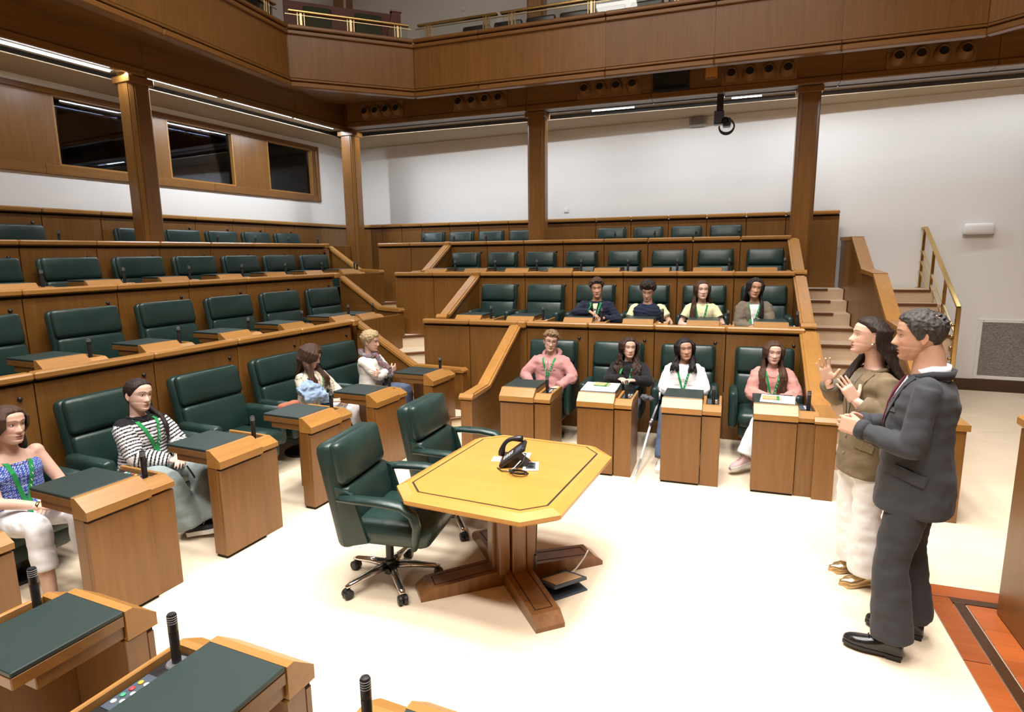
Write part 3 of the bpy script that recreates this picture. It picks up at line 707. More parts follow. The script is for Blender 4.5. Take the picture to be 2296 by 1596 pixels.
# ---------------------------------------------------------------- member chairs
def make_chair():
    t = thing('member_chair', 'x', 'chair', T(0, 0, 0))
    MB_ = T(0, .13, .36) @ Matrix.Rotation(math.radians(-13), 4, 'X')
    b = MB().rbox((0, .045, .28), (.57, .11, .60), .05, MB_, k=3).build('backrest', 'green_leather', t, smooth=True)
    MB().rbox((0, -.02, .445), (.535, .075, .25), .035, MB_, (0, .012, 0), 3).build('headrest_cushion', 'green_leather', b, smooth=True)
    MB().rbox((0, -.02, .16), (.535, .07, .31), .035, MB_, (0, .008, 0), 3).build('back_cushion', 'green_leather', b, smooth=True)
    MB().rbox((0, -.10, .325), (.49, .50, .14), .06, None, (0, 0, .015), 3).build('seat', 'green_leather', t, smooth=True)
    MB().rbox((0, -.08, .22), (.47, .44, .16), .05).build('seat_base', 'green_leather', t, smooth=True)
    for s in (-1, 1): MB().rbox((s*.288, -.05, .40), (.085, .46, .34), .04, k=3).build('arm', 'green_leather', t, smooth=True)
    MB().lathe([(.0, 0), (.2, 0), (.2, .02), (.06, .04), (.05, .2), (0, .2)], 20, T(0, -.05, -.0)).build('pedestal', 'black_plastic', t, auto=40)
    return t
chair0 = make_chair(); csnap = snapshot(chair0); chair_used = [False]
def place_chair(M, lab, grp, tier=0):
    if not chair_used[0]:
        chair_used[0] = True; chair0.matrix_world = M; chair0['label'] = lab; c = chair0
    else: c = dup(chair0, csnap, M, lab)
    c['group'] = grp
    sz = M.to_scale().z; bot = (tier-M.translation.z)/sz
    for q_ in kids(c) if c is chair0 else [o for o in COL.objects[-8:] if o.parent == c]:
        if q_.name.startswith('pedestal'): q_.location.z = bot+.001; q_.scale.z = (.2-bot)/.2
    return c
CW_R, CT_R, CS_R = [.58, .53, .49, .48], [1.105, 1.68, 2.12, 2.50], [1.1, .95, .9, .88]
CW_L, CT_L, CS_L = [.72, .65, .63, .57], [1.06, 1.65, 2.12, 2.50], [1.12, 1.05, 1.0, .95]
OCC_R0 = ['pink hoodie', 'black hoodie', 'white jacket', 'dusty pink jumper']
OCC_R1 = {2: 'navy jacket', 3: 'padded navy vest', 4: 'pale yellow polo', 5: 'grey-brown blazer'}
for i in range(4):
    sm = RSEAM[i]; n = 0
    for j in range(len(sm)-1):
        if i == 3 and j == 4: continue
        c = (sm[j]+sm[j+1])/2; wd = CW_R[i]/.57; sz = CS_R[i]
        if i == 3 and j == 3: c = sm[3]+.3
        lab = 'green leather chair in the far %s row, %s from the corner aisle' % (ROWN[i], NUM[n]); n += 1
        if i == 0: lab = 'green leather chair occupied by the sitter in the '+OCC_R0[j]
        if i == 1 and j in OCC_R1: lab = 'green leather chair occupied by the sitter in the '+OCC_R1[j]
        place_chair(MR @ T(c, BW[i]-(.40 if i == 0 else .36), CT_R[i]-.945*sz) @ S3(wd, 1 if i == 0 else .9, sz), lab, '%s row chairs of the far block' % ROWN[i], TZ[i])
OCC_L0 = {1: 'blue spotted top', 2: 'striped jumper', 4: 'cream crochet top', 5: 'white cardigan'}
LCH = {}
for i in range(4):
    sm = LSEAM[i]; n = 0
    for j in range(1, len(sm)-1):
        if i == 3 and j == 2: continue
        c = (sm[j]+sm[j+1])/2; wd = CW_L[i]/.57; sz = CS_L[i]
        if i == 0: c -= .07
        lab = 'green leather chair in the left %s row, %s from the left edge of the photo' % (ROWN[i], NUM[n]); n += 1
        if i == 0: lab = 'empty green leather chair in the left front row between two sitters' if j == 3 else 'green leather chair occupied by the sitter in the '+OCC_L0[j]
        place_chair(T(XR[i]+(.42 if i == 0 else .34), c, CT_L[i]-.945*sz) @ RZ(90) @ S3(wd, 1.05 if i == 0 else .8, sz), lab, '%s row chairs of the left block' % ROWN[i], TZ[i]); LCH[(i, j)] = c
# ---------------------------------------------------------------- table in the middle
TC = Vector((-1.485, 3.325, 0)); tb = thing('octagonal_table', 'yellow oak octagonal table on a cross-footed pedestal in the middle', 'table', T(*TC) @ RZ(-1))
def octo(hx, hy, c): return [(-hx+c, -hy), (hx-c, -hy), (hx, -hy+c), (hx, hy-c), (hx-c, hy), (-hx+c, hy), (-hx, hy-c), (-hx, -hy+c)]
def ring(mb, o1, z1, o2, z2): mb.loft([[(x, y, z1) for x, y in o1], [(x, y, z2) for x, y in o2]], cap=False)
O = lambda d: octo(.52-d, .66-d, .165-d*.586)
m = MB(); ring(m, O(.02), .685, O(0), .70); ring(m, O(0), .70, O(0), .722); ring(m, O(0), .722, O(.055), .745); ring(m, O(.055), .745, O(.085), .745); ring(m, O(.085), .745, O(.085), .72); ring(m, O(.02), .685, O(.3), .685)
m.build('edge_frame', 'table_oak', tb)
m = MB(); ring(m, O(.085), .7425, O(.098), .7425); m.add([(x, y, .742) for x, y in O(.083)], [tuple(range(8))]); m.build('inlay', 'groove', tb)
MB().prism(O(.097), 2, .72, .746).build('top_panel', 'table_oak', tb)
MB().prism(octo(.2, .2, .06), 2, .655, .69).build('top_block', 'pedestal_oak', tb)
MB().cbox(-.088, .088, -.088, .088, .1, .67, .004).build('core', 'groove', tb)
for k in range(4):
    a = 45+90*k
    MB().cbox(-.045, .045, -.145, -.09, .09, .67, .006).build('pedestal_board', 'pedestal_oak', tb, M=RZ(a))
    MB().cbox(-.036, .036, -.036, .036, .09, .67, .006).build('corner_post', 'pedestal_oak', tb, M=RZ(a) @ T(.089, -.089, 0))
    fo = MB().prism([(-.62, 0), (-.62, .028), (-.56, .075), (0, .11), (0, 0)], 0, -.088, .088).build('foot', 'pedestal_oak', tb, M=RZ(a))
    iz = lambda y_: .075+(y_+.56)/.56*.035+.0012
    ml = MB()
    for xx in (-.055, .05): ml.add([(xx, -.52, iz(-.52)), (xx+.006, -.52, iz(-.52)), (xx+.006, -.15, iz(-.15)), (xx, -.15, iz(-.15))], [(0, 1, 2, 3)])
    ml.add([(-.055, -.526, iz(-.526)), (.056, -.526, iz(-.526)), (.056, -.52, iz(-.52)), (-.055, -.52, iz(-.52))], [(0, 1, 2, 3)])
    ml.build('inlay', 'groove', fo)
# ---------------------------------------------------------------- the two swivel chairs
def make_swivel():
    t = thing('swivel_chair', 'x', 'chair', T(0, 0, 0))
    MB().lathe([(0, .06), (.04, .06), (.045, .11), (.04, .15), (.026, .16), (.026, .30), (.04, .31), (.04, .36), (0, .36)], 20).build('gas_lift', 'black_plastic', t, auto=40)
    MB().cbox(-.11, .11, -.15, .12, .345, .385, .01).build('tilt_plate', 'black_plastic', t)
    for k in range(5):
        a = RZ(72*k+20)
        lg = MB().tube([(0, -.03, .115), (0, -.15, .105), (0, -.28, .085), (0, -.315, .075)], [.026, .022, .017, .012], 10, None, [.03, .026, .022, .016]).build('leg', 'chrome', t, smooth=True, M=a)
        cs = MB().lathe([(.0, -.014), (.024, -.014), (.031, -.008), (.031, .008), (.024, .014), (0, .014)], 18, T(-.016, -.305, .031) @ Matrix.Rotation(PI/2, 4, 'Y')).lathe([(.0, -.014), (.024, -.014), (.031, -.008), (.031, .008), (.024, .014), (0, .014)], 18, T(.016, -.305, .031) @ Matrix.Rotation(PI/2, 4, 'Y'))
        cs.build('caster', 'black_plastic', lg, auto=40)
    MB().rbox((0, -.10, .45), (.54, .56, .16), .065, None, (0, 0, .015), 3).build('seat', 'green_leather', t, smooth=True)
    Mb = T(0, .13, .40) @ Matrix.Rotation(math.radians(-11), 4, 'X')
    b = MB().rbox((0, .03, .28), (.55, .13, .68), .055, Mb, k=3).build('backrest', 'green_leather', t, smooth=True)
    MB().rbox((0, -.035, .475), (.535, .09, .27), .04, Mb, (0, .018, 0), 3).build('headrest_cushion', 'green_leather', b, smooth=True)
    MB().rbox((0, -.035, .20), (.535, .09, .275), .04, Mb, (0, .012, 0), 3).build('back_cushion', 'green_leather', b, smooth=True)
    for s in (-1, 1):
        MB().prism([(.16, .36), (.20, .74), (.09, .70), (.0, .40)], 0, s*.27-.012, s*.27+.012).build('side_gusset', 'green_leather', t)
        MB().tube([(s*.285, .17, .675), (s*.305, .04, .685), (s*.31, -.12, .685), (s*.31, -.24, .67), (s*.31, -.305, .625), (s*.305, -.325, .55), (s*.295, -.31, .46), (s*.28, -.295, .40)], [.02, .026, .027, .026, .026, .025, .024, .02], 12, None, [.03, .042, .046, .046, .045, .04, .034, .03], up=(0, 0, 1)).build('arm', 'green_leather', t, smooth=True)
    return t
sw = make_swivel(); ssn = snapshot(sw)
sw.matrix_world = T(-2.19, 2.98, 0) @ RZ(100) @ S3(1, 1, .98); sw['label'] = 'near green leather swivel chair with chrome five-star base beside the table'
s2 = dup(sw, ssn, T(-2.22, 3.87, 0) @ RZ(95) @ S3(1, 1, .98), 'far green leather swivel chair tucked behind the table')
for s_ in (sw, s2): s_['group'] = 'swivel chairs at the octagonal table'
# ---------------------------------------------------------------- things on and under the table
TZt = .746
ph = thing('desk_phone', 'black desk telephone with raised handset on the octagonal table', 'telephone', T(*on('L', 1138, 1040, 2, TZt)[:2], TZt) @ RZ(-72) @ Matrix.Scale(.92, 4))
Mt = T(0, -.03, .02) @ Matrix.Rotation(math.radians(38), 4, 'X')
MB().rbox((0, .09, 0), (.20, .22, .03), .012, Mt).build('body', 'black_plastic', ph, smooth=True)
MB().prism([(-.02, 0), (.16, 0), (.14, .02), (.06, .09), (.02, .03)], 0, -.07, .07).build('stand', 'black_plastic', ph)
for i in range(4):
    for j in range(3): MB().cbox(-.01, .01, -.007, .007, 0, .006, .002, Mt @ T(.0+.026*j, .03+.022*i, .015)).build('key', 'grey_plastic', ph)
MB().cbox(-.0, .085, .13, .18, .014, .017, .002, Mt).build('display', 'slate_blue', ph)
MB().tube([Mt @ Vector((-.065, -.005+.20*k/10, .03+.055*math.sin(PI*k/10))) for k in range(11)], [.022, .024, .02, .016, .015, .015, .015, .016, .02, .024, .022], 10).build('handset', 'black_plastic', ph, smooth=True)
pts = [(-.09+.012*math.cos(k*1.9)-.07*math.sin(PI*k/60)-.05*k/60, -.02+.10*math.sin(2*PI*k/60)*.5+.03, .014+.010*math.sin(k*1.9)) for k in range(61)]
MB().tube(pts, .005, 6).build('coiled_cord', 'black_rubber', ph, smooth=True)
MB().tube([(.06, .12, .10), (.12, .14, .12), (.17, .12, .07), (.18, .06, .012), (.16, -.02, .008), (.10, -.06, .008)], .004, 6).build('cable', 'black_rubber', ph, smooth=True)
MB().tube([(.03, .10, .03), (.10, .10, .06), (.16, .06, .03), (.17, .02, .01)], .004, 6).build('white_cable', 'white_plastic', ph, smooth=True)
pl = thing('socket_plate', 'white socket plate with black outlets set into the table top', 'socket', T(*on('L', 1190, 1047, 2, TZt)[:2], TZt) @ RZ(20))
MB().rbox((0, 0, .004), (.10, .15, .008), .003).build('plate', 'white_plastic', pl)
MB().cbox(-.03, .03, -.055, .055, .008, .011, .002).build('insert', 'slate_blue', pl)
for k in (-.025, .03): MB().lathe([(.0, 0), (.02, 0), (.02, .004), (.014, .004), (.014, .001), (0, .001)], 16, T(0, k, .011)).build('outlet', 'black_plastic', pl)
cb = thing('cable_bundle', 'bundle of thin black cable lying in front of the socket plate', 'cable', T(*on('L', 1165, 1062, 2, TZt)[:2], TZt))
MB().tube([(.05*math.cos(k*.42)*(1+.2*math.sin(k)), .03*math.sin(k*.42)-.0006*k, .006+.0004*k) for k in range(60)], .0035, 6).build('loops', 'black_rubber', cb, smooth=True)
pp_ = thing('note_paper', 'small white sheets of paper under the telephone', 'paper', T(*on('L', 1150, 1025, 2, TZt)[:2], TZt) @ RZ(15))
cboxobj('sheet', .14, .10, .0012, 'paper', pp_, (-.03, 0, 0), .0003); cboxobj('sheet', .11, .09, .0012, 'paper', pp_, (-.13, -.09, 0), .0003)
cbk = thing('table_cable', 'thin black cable hanging from the table down the pedestal', 'cable', T(-1.27, 3.22, 0))
MB().tube([(0, 0, .68), (.005, -.005, .5), (0, .0, .38), (-.005, .0, .27), (-.008, 0, .2)], .0035, 6).build('cord', 'black_rubber', cbk, smooth=True); MB().rbox((-.008, 0, .2), (.02, .02, .09), .008).build('plug', 'black_plastic', cbk, smooth=True)
fb = on('L', 1258, 1308, 2, .02)
fx = thing('floor_box_lid', 'open dark grey floor box lid with tan insert under the table', 'floor box', T(fb.x, fb.y, 0.004) @ RZ(-38))
Ml = Matrix.Rotation(math.radians(-16), 4, 'Y')
MB().cbox(-.12, .12, -.12, .12, 0, .02, .004, T(0, 0, .033) @ Ml).build('lid', 'slate_blue', fx); MB().cbox(-.07, .11, -.10, .09, .02, .026, .002, T(0, 0, .033) @ Ml).build('insert', 'kraft', fx)
MB().cbox(-.12, .12, -.12, .12, -.004, .006, .002).build('frame', 'slate_blue', fx)
MB().tube([(-.05, .1, .03), (-.06, .16, .05), (-.03, .2, .13), (.02, .19, .2)], .005, 6).build('white_cable', 'white_plastic', fx, smooth=True)
for k in range(3): MB().tube([(-.1, .05+.03*k, .02), (-.18, .08+.03*k, .03), (-.26, .06+.05*k, .008)], .004, 6).build('black_cable', 'black_rubber', fx, smooth=True)
# papers and notebooks on the far front desks
def on_desk(a, dx, dy, rz): return MR @ T(a+dx, 5.385+dy, .7805) @ RZ(rz)
def notebook(M, lab, pen=True):
    t = thing('notebook', lab, 'notebook', M)
    cboxobj('cover', .15, .12, .012, 'kraft', t, (-.075, -.06, 0), .002); cboxobj('elastic_band', .022, .122, .013, 'green_card', t, (.04, -.061, .0), .001)
    if pen: MB().tube([(-.06, -.075, .006), (.06, -.07, .006)], .005, 8).build('pen', 'green_card', t, smooth=True)
t = thing('paper_sheets', 'white sheets of paper covering the desk before the black hoodie', 'paper', on_desk(-1.275, .16, .28, 2))
for k in range(4): cboxobj('sheet', .33, .30, .004, 'paper', t, (-.165+.004*k, -.15+.006*k, .005*k), .001)
notebook(on_desk(-1.275, .17, .33, -4) @ T(0, 0, .021), 'kraft notebook with green pen on the white papers')
t = thing('printed_sheet', 'white printed sheet on the rightmost front desk', 'paper', on_desk(.27, .19, .27, -6)); cboxobj('sheet', .28, .30, .002, 'paper', t, (-.13, -.14, 0), .0005)
notebook(on_desk(.27, .15, .28, -3) @ T(0, 0, .003), 'kraft notebook with green band on the rightmost front desk', False)
# crutch
cp = on('R', 1421, 1083, 2, 0); ct = on('R', 1462, 940, 1, 6.15); cu = on('R', 1478, 888, 1, 6.30)
t = thing('forearm_crutch', 'white and silver forearm crutch leaning against a green armrest', 'crutch', MR @ T(cp.x, cp.y, 0))
d1, d2 = ct-Vector((cp.x, cp.y, 0)), cu-Vector((cp.x, cp.y, 0))
mid = d1*.35
MB().tube([(0, 0, .05)*1, mid], .0095, 10).build('lower_tube', 'aluminium', t, smooth=True); MB().tube([mid, d1], .012, 10).build('upper_tube', 'white_plastic', t, smooth=True)
MB().lathe([(.0, 0), (.021, 0), (.022, .02), (.014, .06), (0, .06)], 14).build('ferrule', 'white_plastic', t, auto=50)
MB().tube([d1*.97, d1*.97+Vector((.0, -.11, .015))], .014, 10).build('hand_grip', 'grey_plastic', t, smooth=True)
MB().tube([d1, d1*.5+d2*.5+Vector((.008, 0, 0)), d2], [.012, .011, .009], 8).build('cuff_stem', 'grey_plastic', t, smooth=True)
mm = MB(); rr = [[d2+Vector((.05*math.cos(q_)-.03, -.05*math.sin(q_), dz)) for q_ in [PI*.1+PI*1.1*j/12 for j in range(13)]] for dz in (-.03, .05)]
mm.loft(rr, cap=False, closed=False); cfo = mm.build('cuff', 'white_plastic', t, smooth=True); md = cfo.modifiers.new('s', 'SOLIDIFY'); md.thickness = .006
# ---------------------------------------------------------------- rostrum and parquet at the right edge
pq = tag(thing('floor_parquet', None, None, MR @ T(0, 0, 0)), kind='structure')
PX0, PX1, PB1 = 1.225, 2.6, 4.14
m0 = .105
for k in range(11):
    b1 = PB1-.20-.128*k
    cboxobj('plank', PX1-PX0-.19, .126, .012, 'parquet', pq, (PX0+.19, b1-.127, .0), .0015)
cboxobj('plank', PX1-PX0, .10+.03, .012, 'parquet', pq, (PX0, PB1-.13, 0), .0015)
for k in range(4): cboxobj('plank', .118, .62, .012, 'parquet', pq, (PX0, PB1-.14-.63*(k+1), 0), .0015)
cboxobj('inlay_strip', PX1-PX0-.12, .055, .013, 'dark_wood', pq, (PX0+.12, PB1-.19, 0), .001)
cboxobj('inlay_strip', .055, 2.5, .013, 'dark_wood', pq, (PX0+.125, PB1-.19-2.5, 0), .001)
rs = thing('rostrum', 'tall wooden rostrum at the right edge of the photo', 'rostrum', MR @ T(1.54, 3.89, 0.014))
cboxobj('side_panel', .03, 2.6, 1.10, 'veneer', rs, (0, -2.6, 0), .004); cboxobj('back_panel', 1.2, .03, 1.10, 'veneer', rs, (.03, -.03, 0), .004)
cboxobj('cap', 1.3, .14, .06, 'oak', rs, (-.02, -.12, 1.11), .012); cboxobj('cap', .14, 2.6, .06, 'oak_y', rs, (-.02, -2.72, 1.11), .012)
cboxobj('core', 1.15, 2.55, 1.09, 'veneer_x', rs, (.035, -2.6, 0.01), .01)
# ================================================================ people
from mathutils import noise as mnoise
from mathutils.bvhtree import BVHTree
def fabric(name, col, rough=.85, sheen=.06, var=.12, bump_s=.25, scale=300):
    m, nt, b = newmat(name); v = texcoord(nt, rnd=False); n1 = noise(nt, v, 14, 3, .5); n2 = noise(nt, v, scale, 2, .5)
    nt.links.new(ramp(nt, n1, [(.3, tuple(x*(1-var) for x in col)), (.7, tuple(min(1, x*(1+var)) for x in col))]), b.inputs['Base Color'])
    b.inputs['Roughness'].default_value = rough; b.inputs['Sheen Weight'].default_value = sheen; b.inputs['Specular IOR Level'].default_value = .25
    bump(nt, b, n2, bump_s, .003); return m
def hairmat(name, col, light):
    m, nt, b = newmat(name); v = texcoord(nt, (1, 1, .12), rnd=False); n1 = noise(nt, v, 90, 4, .6, .3)
    nt.links.new(ramp(nt, n1, [(.3, col), (.75, light)]), b.inputs['Base Color']); b.inputs['Roughness'].default_value = .58
    b.inputs['Specular IOR Level'].default_value = .3; bump(nt, b, n1, .6, .008); return m
def attr_mat(name, rough, spec=.35, sub=0):
    m, nt, b = newmat(name); a = nd(nt, 'ShaderNodeAttribute', attribute_name='Col')
    nt.links.new(a.outputs['Color'], b.inputs['Base Color']); b.inputs['Roughness'].default_value = rough; b.inputs['Specular IOR Level'].default_value = spec
    if sub: b.inputs['Subsurface Weight'].default_value = sub; b.inputs['Subsurface Radius'].default_value = (.012, .004, .002); b.inputs['Subsurface Scale'].default_value = 1
    return m
attr_mat('skin', .52, .35); attr_mat('pattern_fabric', .9, .2)
fabric('f_blue', (.03, .07, .36)); fabric('f_white', (.78, .78, .80), var=.04); fabric('f_offwhite', (.74, .70, .64), var=.05); fabric('f_cream', (.62, .54, .42), scale=120, bump_s=.8)
fabric('f_sage', (.25, .30, .30)); fabric('f_black', (.010, .010, .012)); fabric('f_navy', (.010, .014, .032)); fabric('f_navy2', (.012, .017, .04))
fabric('f_pink', (.47, .225, .22)); fabric('f_pink2', (.56, .27, .24)); fabric('f_yellow', (.70, .66, .42), var=.05); fabric('f_taupe', (.17, .14, .105)); fabric('f_khaki', (.165, .122, .072))
fabric('f_suit', (.042, .044, .052), var=.08, scale=420); fabric('f_suit2', (.036, .037, .043), var=.08, scale=420); fabric('f_denim', (.09, .12, .2)); fabric('f_denim_light', (.26, .36, .52), var=.3); fabric('f_grey', (.09, .09, .10)); fabric('f_rust', (.35, .12, .07))
fabric('f_lanyard', (.015, .24, .065), var=.05, sheen=.1); fabric('f_tie', (.10, .008, .022)); fabric('f_lightgrey', (.30, .34, .36))
plain('gold_leather', (.55, .40, .22), .25, .8); plain('shoe_black', (.010, .010, .011), .22); plain('shoe_white', (.72, .70, .67), .6); plain('shoe_pink', (.62, .42, .42), .7); plain('canvas_black', (.013, .013, .016), .8)
plain('gold', (.75, .50, .2), .2, 1); plain('steel', (.5, .5, .5), .25, 1); plain('glasses_frame', (.02, .018, .018), .3); plain('pearl', (.75, .72, .66), .2); plain('badge', (.75, .76, .78), .3); plain('red_thread', (.5, .02, .03), .6)
hairmat('h_dark', (.010, .006, .005), (.035, .02, .015)); hairmat('h_black', (.006, .0045, .005), (.02, .014, .013)); hairmat('h_brown', (.028, .013, .008), (.085, .042, .024)); hairmat('h_auburn', (.035, .016, .010), (.10, .048, .028))
hairmat('h_blond', (.30, .205, .105), (.58, .44, .26)); hairmat('h_sandy', (.12, .07, .035), (.27, .17, .09)); hairmat('h_grey', (.016, .014, .014), (.085, .08, .078)); hairmat('h_curly', (.010, .006, .005), (.06, .025, .014))
V = Vector
WORKSC = bpy.data.scenes.new('work')
def remesh(mb, voxel, it=6, fac=.5, fold=0, ffreq=9, seed=0):
    me = bpy.data.meshes.new('t'); me.from_pydata(mb.v, [], mb.f); me.validate()
    bm = bmesh.new(); bm.from_mesh(me); bmesh.ops.recalc_face_normals(bm, faces=bm.faces[:]); bm.to_mesh(me); bm.free()
    o = bpy.data.objects.new('t', me); WORKSC.collection.objects.link(o)
    r = o.modifiers.new('r', 'REMESH'); r.mode = 'VOXEL'; r.voxel_size = voxel
    if it: s_ = o.modifiers.new('s', 'SMOOTH'); s_.iterations = it; s_.factor = fac
    
    with bpy.context.temp_override(scene=WORKSC, view_layer=WORKSC.view_layers[0]):
        dg = bpy.context.evaluated_depsgraph_get(); out = bpy.data.meshes.new_from_object(o.evaluated_get(dg))
    bpy.data.objects.remove(o); bpy.data.meshes.remove(me)
    if fold:
        off = V((seed*3.1, seed*1.7, seed))
        ns = [v.normal.copy() for v in out.vertices]
        for v, n in zip(out.vertices, ns):
            p = v.co
            a = mnoise.noise(V((p.x*ffreq, p.y*ffreq, p.z*ffreq*1.7))+off) + .5*mnoise.noise(V((p.x*ffreq*2.3, p.y*ffreq*2.3, p.z*ffreq*3.4))+off)
            v.co = p + n*(fold*(a-.25*abs(a)))
    out.polygons.foreach_set('use_smooth', [True]*len(out.polygons)); return out
def finish(name, me, mat, parent, M=None):
    me.name = name; me.materials.clear(); me.materials.append(MATS[mat]); return link(name, me, parent, M=M)
def itp(tab, x):
    if x <= tab[0][0]: return tab[0][1:]
    for a, b in zip(tab, tab[1:]):
        if x <= b[0]:
            t = (x-a[0])/(b[0]-a[0]); t2 = t*t*(3-2*t)*.5+t*.5
            return tuple(p+(q-p)*t2 for p, q in zip(a[1:], b[1:]))
    return tab[-1][1:]
HEADT = [(-.120, -.066, -.030, .014), (-.112, -.086, -.012, .030), (-.100, -.091, .006, .041), (-.085, -.089, .026, .050), (-.060, -.092, .050, .059), (-.030, -.091, .078, .066),
         (0, -.089, .094, .071), (.030, -.095, .100, .074), (.058, -.091, .094, .072), (.082, -.077, .078, .061), (.100, -.055, .055, .044), (.112, -.028, .028, .024), (.117, -.004, .004, .004)]
def headpt(a, z, P):
    yf, yb, w_ = itp(HEADT, z); w_ *= P.get('hw', 1)
    yc = (yf+yb)/2*.35 if z > -.05 else (yf+yb)/2
    c, s_ = math.cos(a), math.sin(a)
    if c >= 0: x = w_*math.copysign(abs(s_)**.93, s_); y = yc+(yf-yc)*(c**.78)
    else: x = w_*math.copysign(abs(s_)**.95, s_); y = yc+(yb-yc)*(abs(c)**.9)
    if z < -.045: w2 = (z+.045)/-.075; x *= 1-.10*w2*max(0, c)
    if c > 0:
        g = lambda u, s2: math.exp(-(u/s2)**2)
        ns = P.get('nose', 1)
        if z > -.036: rid = .003+.0225*max(0, min(1, (.016-z)/.050))**1.15 if z < .016 else .003*g(z-.016, .012)
        else: rid = .0255*max(0, 1-((-.036-z)/.013)**2)
        sg = .0085+.008*max(0, min(1, (-.008-z)/.03))
        y -= ns*rid*g(x, sg)*c
        y += .0085*(g(abs(x)-.031, .0165)*g(z-.003, .0115))
        y -= .0035*g(z-.024, .010)*g(abs(x)-.026, .025)
        y -= .004*g(abs(x)-.042, .018)*g(z+.026, .018)
        y -= (.0065*g(z+.0645, .0048)+.0068*g(z+.0765, .0055))*g(x, .019)
        y += .0045*g(z+.0705, .0026)*g(x, .022)
        y -= .004*g(z+.1, .011)*g(x, .018); y += .003*g(z+.088, .006)*g(x, .02)
        y += .002*g(x, .004)*g(z+.055, .006)
    return V((x, y, z))
def head_geo(mb, cols, P, M):
    """appends head, ears, eyes; colours into cols"""
    skin, lip, brow = P['skin'], P.get('lip', tuple(P['skin'][i]*(.80, .56, .58)[i] for i in range(3))), P.get('brow', (.03, .02, .015))
    aa = []; n1, n2 = 46, 20
    for i in range(n1): aa.append(-PI/2+PI*i/n1)
    for i in range(n2): aa.append(PI/2+PI*i/n2)
    zs = [-.120+.237*(i/64) for i in range(65)]
    rings = []; o0 = len(mb.v)
    for z in zs:
        rings.append([M @ headpt(a, z, P) for a in aa])
        for a in aa:
            p = headpt(a, z, P); c = skin; front = math.cos(a) > .2
            if front:
                x = abs(p.x)
                mw = .0225; k = max(0, 1-(x/mw)**2)
                lerp3 = lambda A_, B_, w_: tuple(A_[q]+(B_[q]-A_[q])*max(0, min(1, w_)) for q in range(3))
                if k > 0:
                    up_, dn_ = .0085*k**.5, .0105*k**.6
                    e_ = min((-.0705+up_)-z, z-(-.0705-dn_)); c = lerp3(skin, lip, (e_+.001)/.003)
                    c = lerp3(c, tuple(q*.35 for q in lip), 1-abs(z+.0705)/.0028)
                bz = .0265+.004*(1-((x-.034)/.022)**2); bt = P.get('browt', .0046)*(1 if x > .02 else .85)*(1-.4*max(0, x-.02)/.04)
                if .008 < x < .060: c = lerp3(c, brow, .85*min(1, max(0, (bt+.0022-abs(z-bz))/.0034))*min(1, (x-.008)/.005)*min(1, (.060-x)/.008))
                if P.get('stubble'):
                    kk = max(0, min(1, (-.03-z)/.03)); c = tuple(q*(1-kk*w_) for q, w_ in zip(c, (.16, .20, .22)))
                bl = math.exp(-((x-.042)/.017)**2-((z+.03)/.018)**2)
                c = (c[0]*(1-.02*bl), c[1]*(1-.13*bl), c[2]*(1-.11*bl))
            cols.append(c)
    mb.loft(rings)
    for s in (-1, 1):
        # eye
        ec = V((s*.0315, -.0703, .003)); R_ = .0128; vs = []; fs = []; nu, nv = 22, 18
        for i in range(nv+1):
            ph = PI*i/nv
            for j in range(nu):
                th = 2*PI*j/nu; q = V((math.sin(ph)*math.cos(th), -math.cos(ph), math.sin(ph)*math.sin(th)))   # pole faces -y
                vs.append(M @ (ec+q*R_))
                gz = P.get('gaze', 0); op = P.get('eyeopen', 1)
                ex, ez = q.x*R_, q.z*R_
                lim = .0052*op*max(0, 1-(ex/.0120)**2)
                if q.y < 0 and -lim*.85 < ez < lim:
                    d = math.hypot(ex-gz*.0045, ez-.0004)
                    c = (.008, .006, .005) if d < .0026 else (P.get('iris', (.05, .03, .02)) if d < .0056 else (.62, .60, .58))
                elif q.y < 0 and lim <= ez < lim+.0020 and abs(ex) < .0125: c = (.03, .02, .018)
                else: c = tuple(k_*.92 for k_ in skin)
                cols.append(c)
        for i in range(nv):
            for j in range(nu): fs.append((i*nu+j, i*nu+(j+1) % nu, (i+1)*nu+(j+1) % nu, (i+1)*nu+j))
        mb.add(vs, fs)
        # ear
        vs = []; fs = []; nu, nv = 12, 8
        Me = M @ T(s*.0715*P.get('hw', 1), .008, -.012) @ Matrix.Rotation(s*math.radians(-20), 4, 'Z') @ Matrix.Rotation(math.radians(-10), 4, 'X')
        for i in range(nv+1):
            ph = PI*i/nv
            for j in range(nu):
                th = 2*PI*j/nu; rr = 1-.35*math.exp(-((ph-.3)/.5)**2)
                x_, y_, z_ = .010*math.cos(ph)*s, .018*math.sin(ph)*math.cos(th), .031*math.sin(ph)*math.sin(th)
                if math.cos(ph) > .45: x_ -= s*.007*(math.cos(ph)-.45)/.55*1.2
                y_ *= 1 if z_ > -.01 else .75
                vs.append(Me @ V((x_, y_, z_))); cols.append((skin[0]*.95, skin[1]*.84, skin[2]*.80))
        for i in range(nv):
            for j in range(nu): fs.append((i*nu+j, i*nu+(j+1) % nu, (i+1)*nu+(j+1) % nu, (i+1)*nu+j))
        mb.add(vs, fs)
def frame_from(p, d, n):
    """matrix with x along d (fingers), z along n (out of the palm)"""
    d = V(d).normalized(); n = V(n); n = (n-d*n.dot(d)).normalized(); l = n.cross(d)
    return Matrix(((d.x, l.x, n.x, p[0]), (d.y, l.y, n.y, p[1]), (d.z, l.z, n.z, p[2]), (0, 0, 0, 1)))
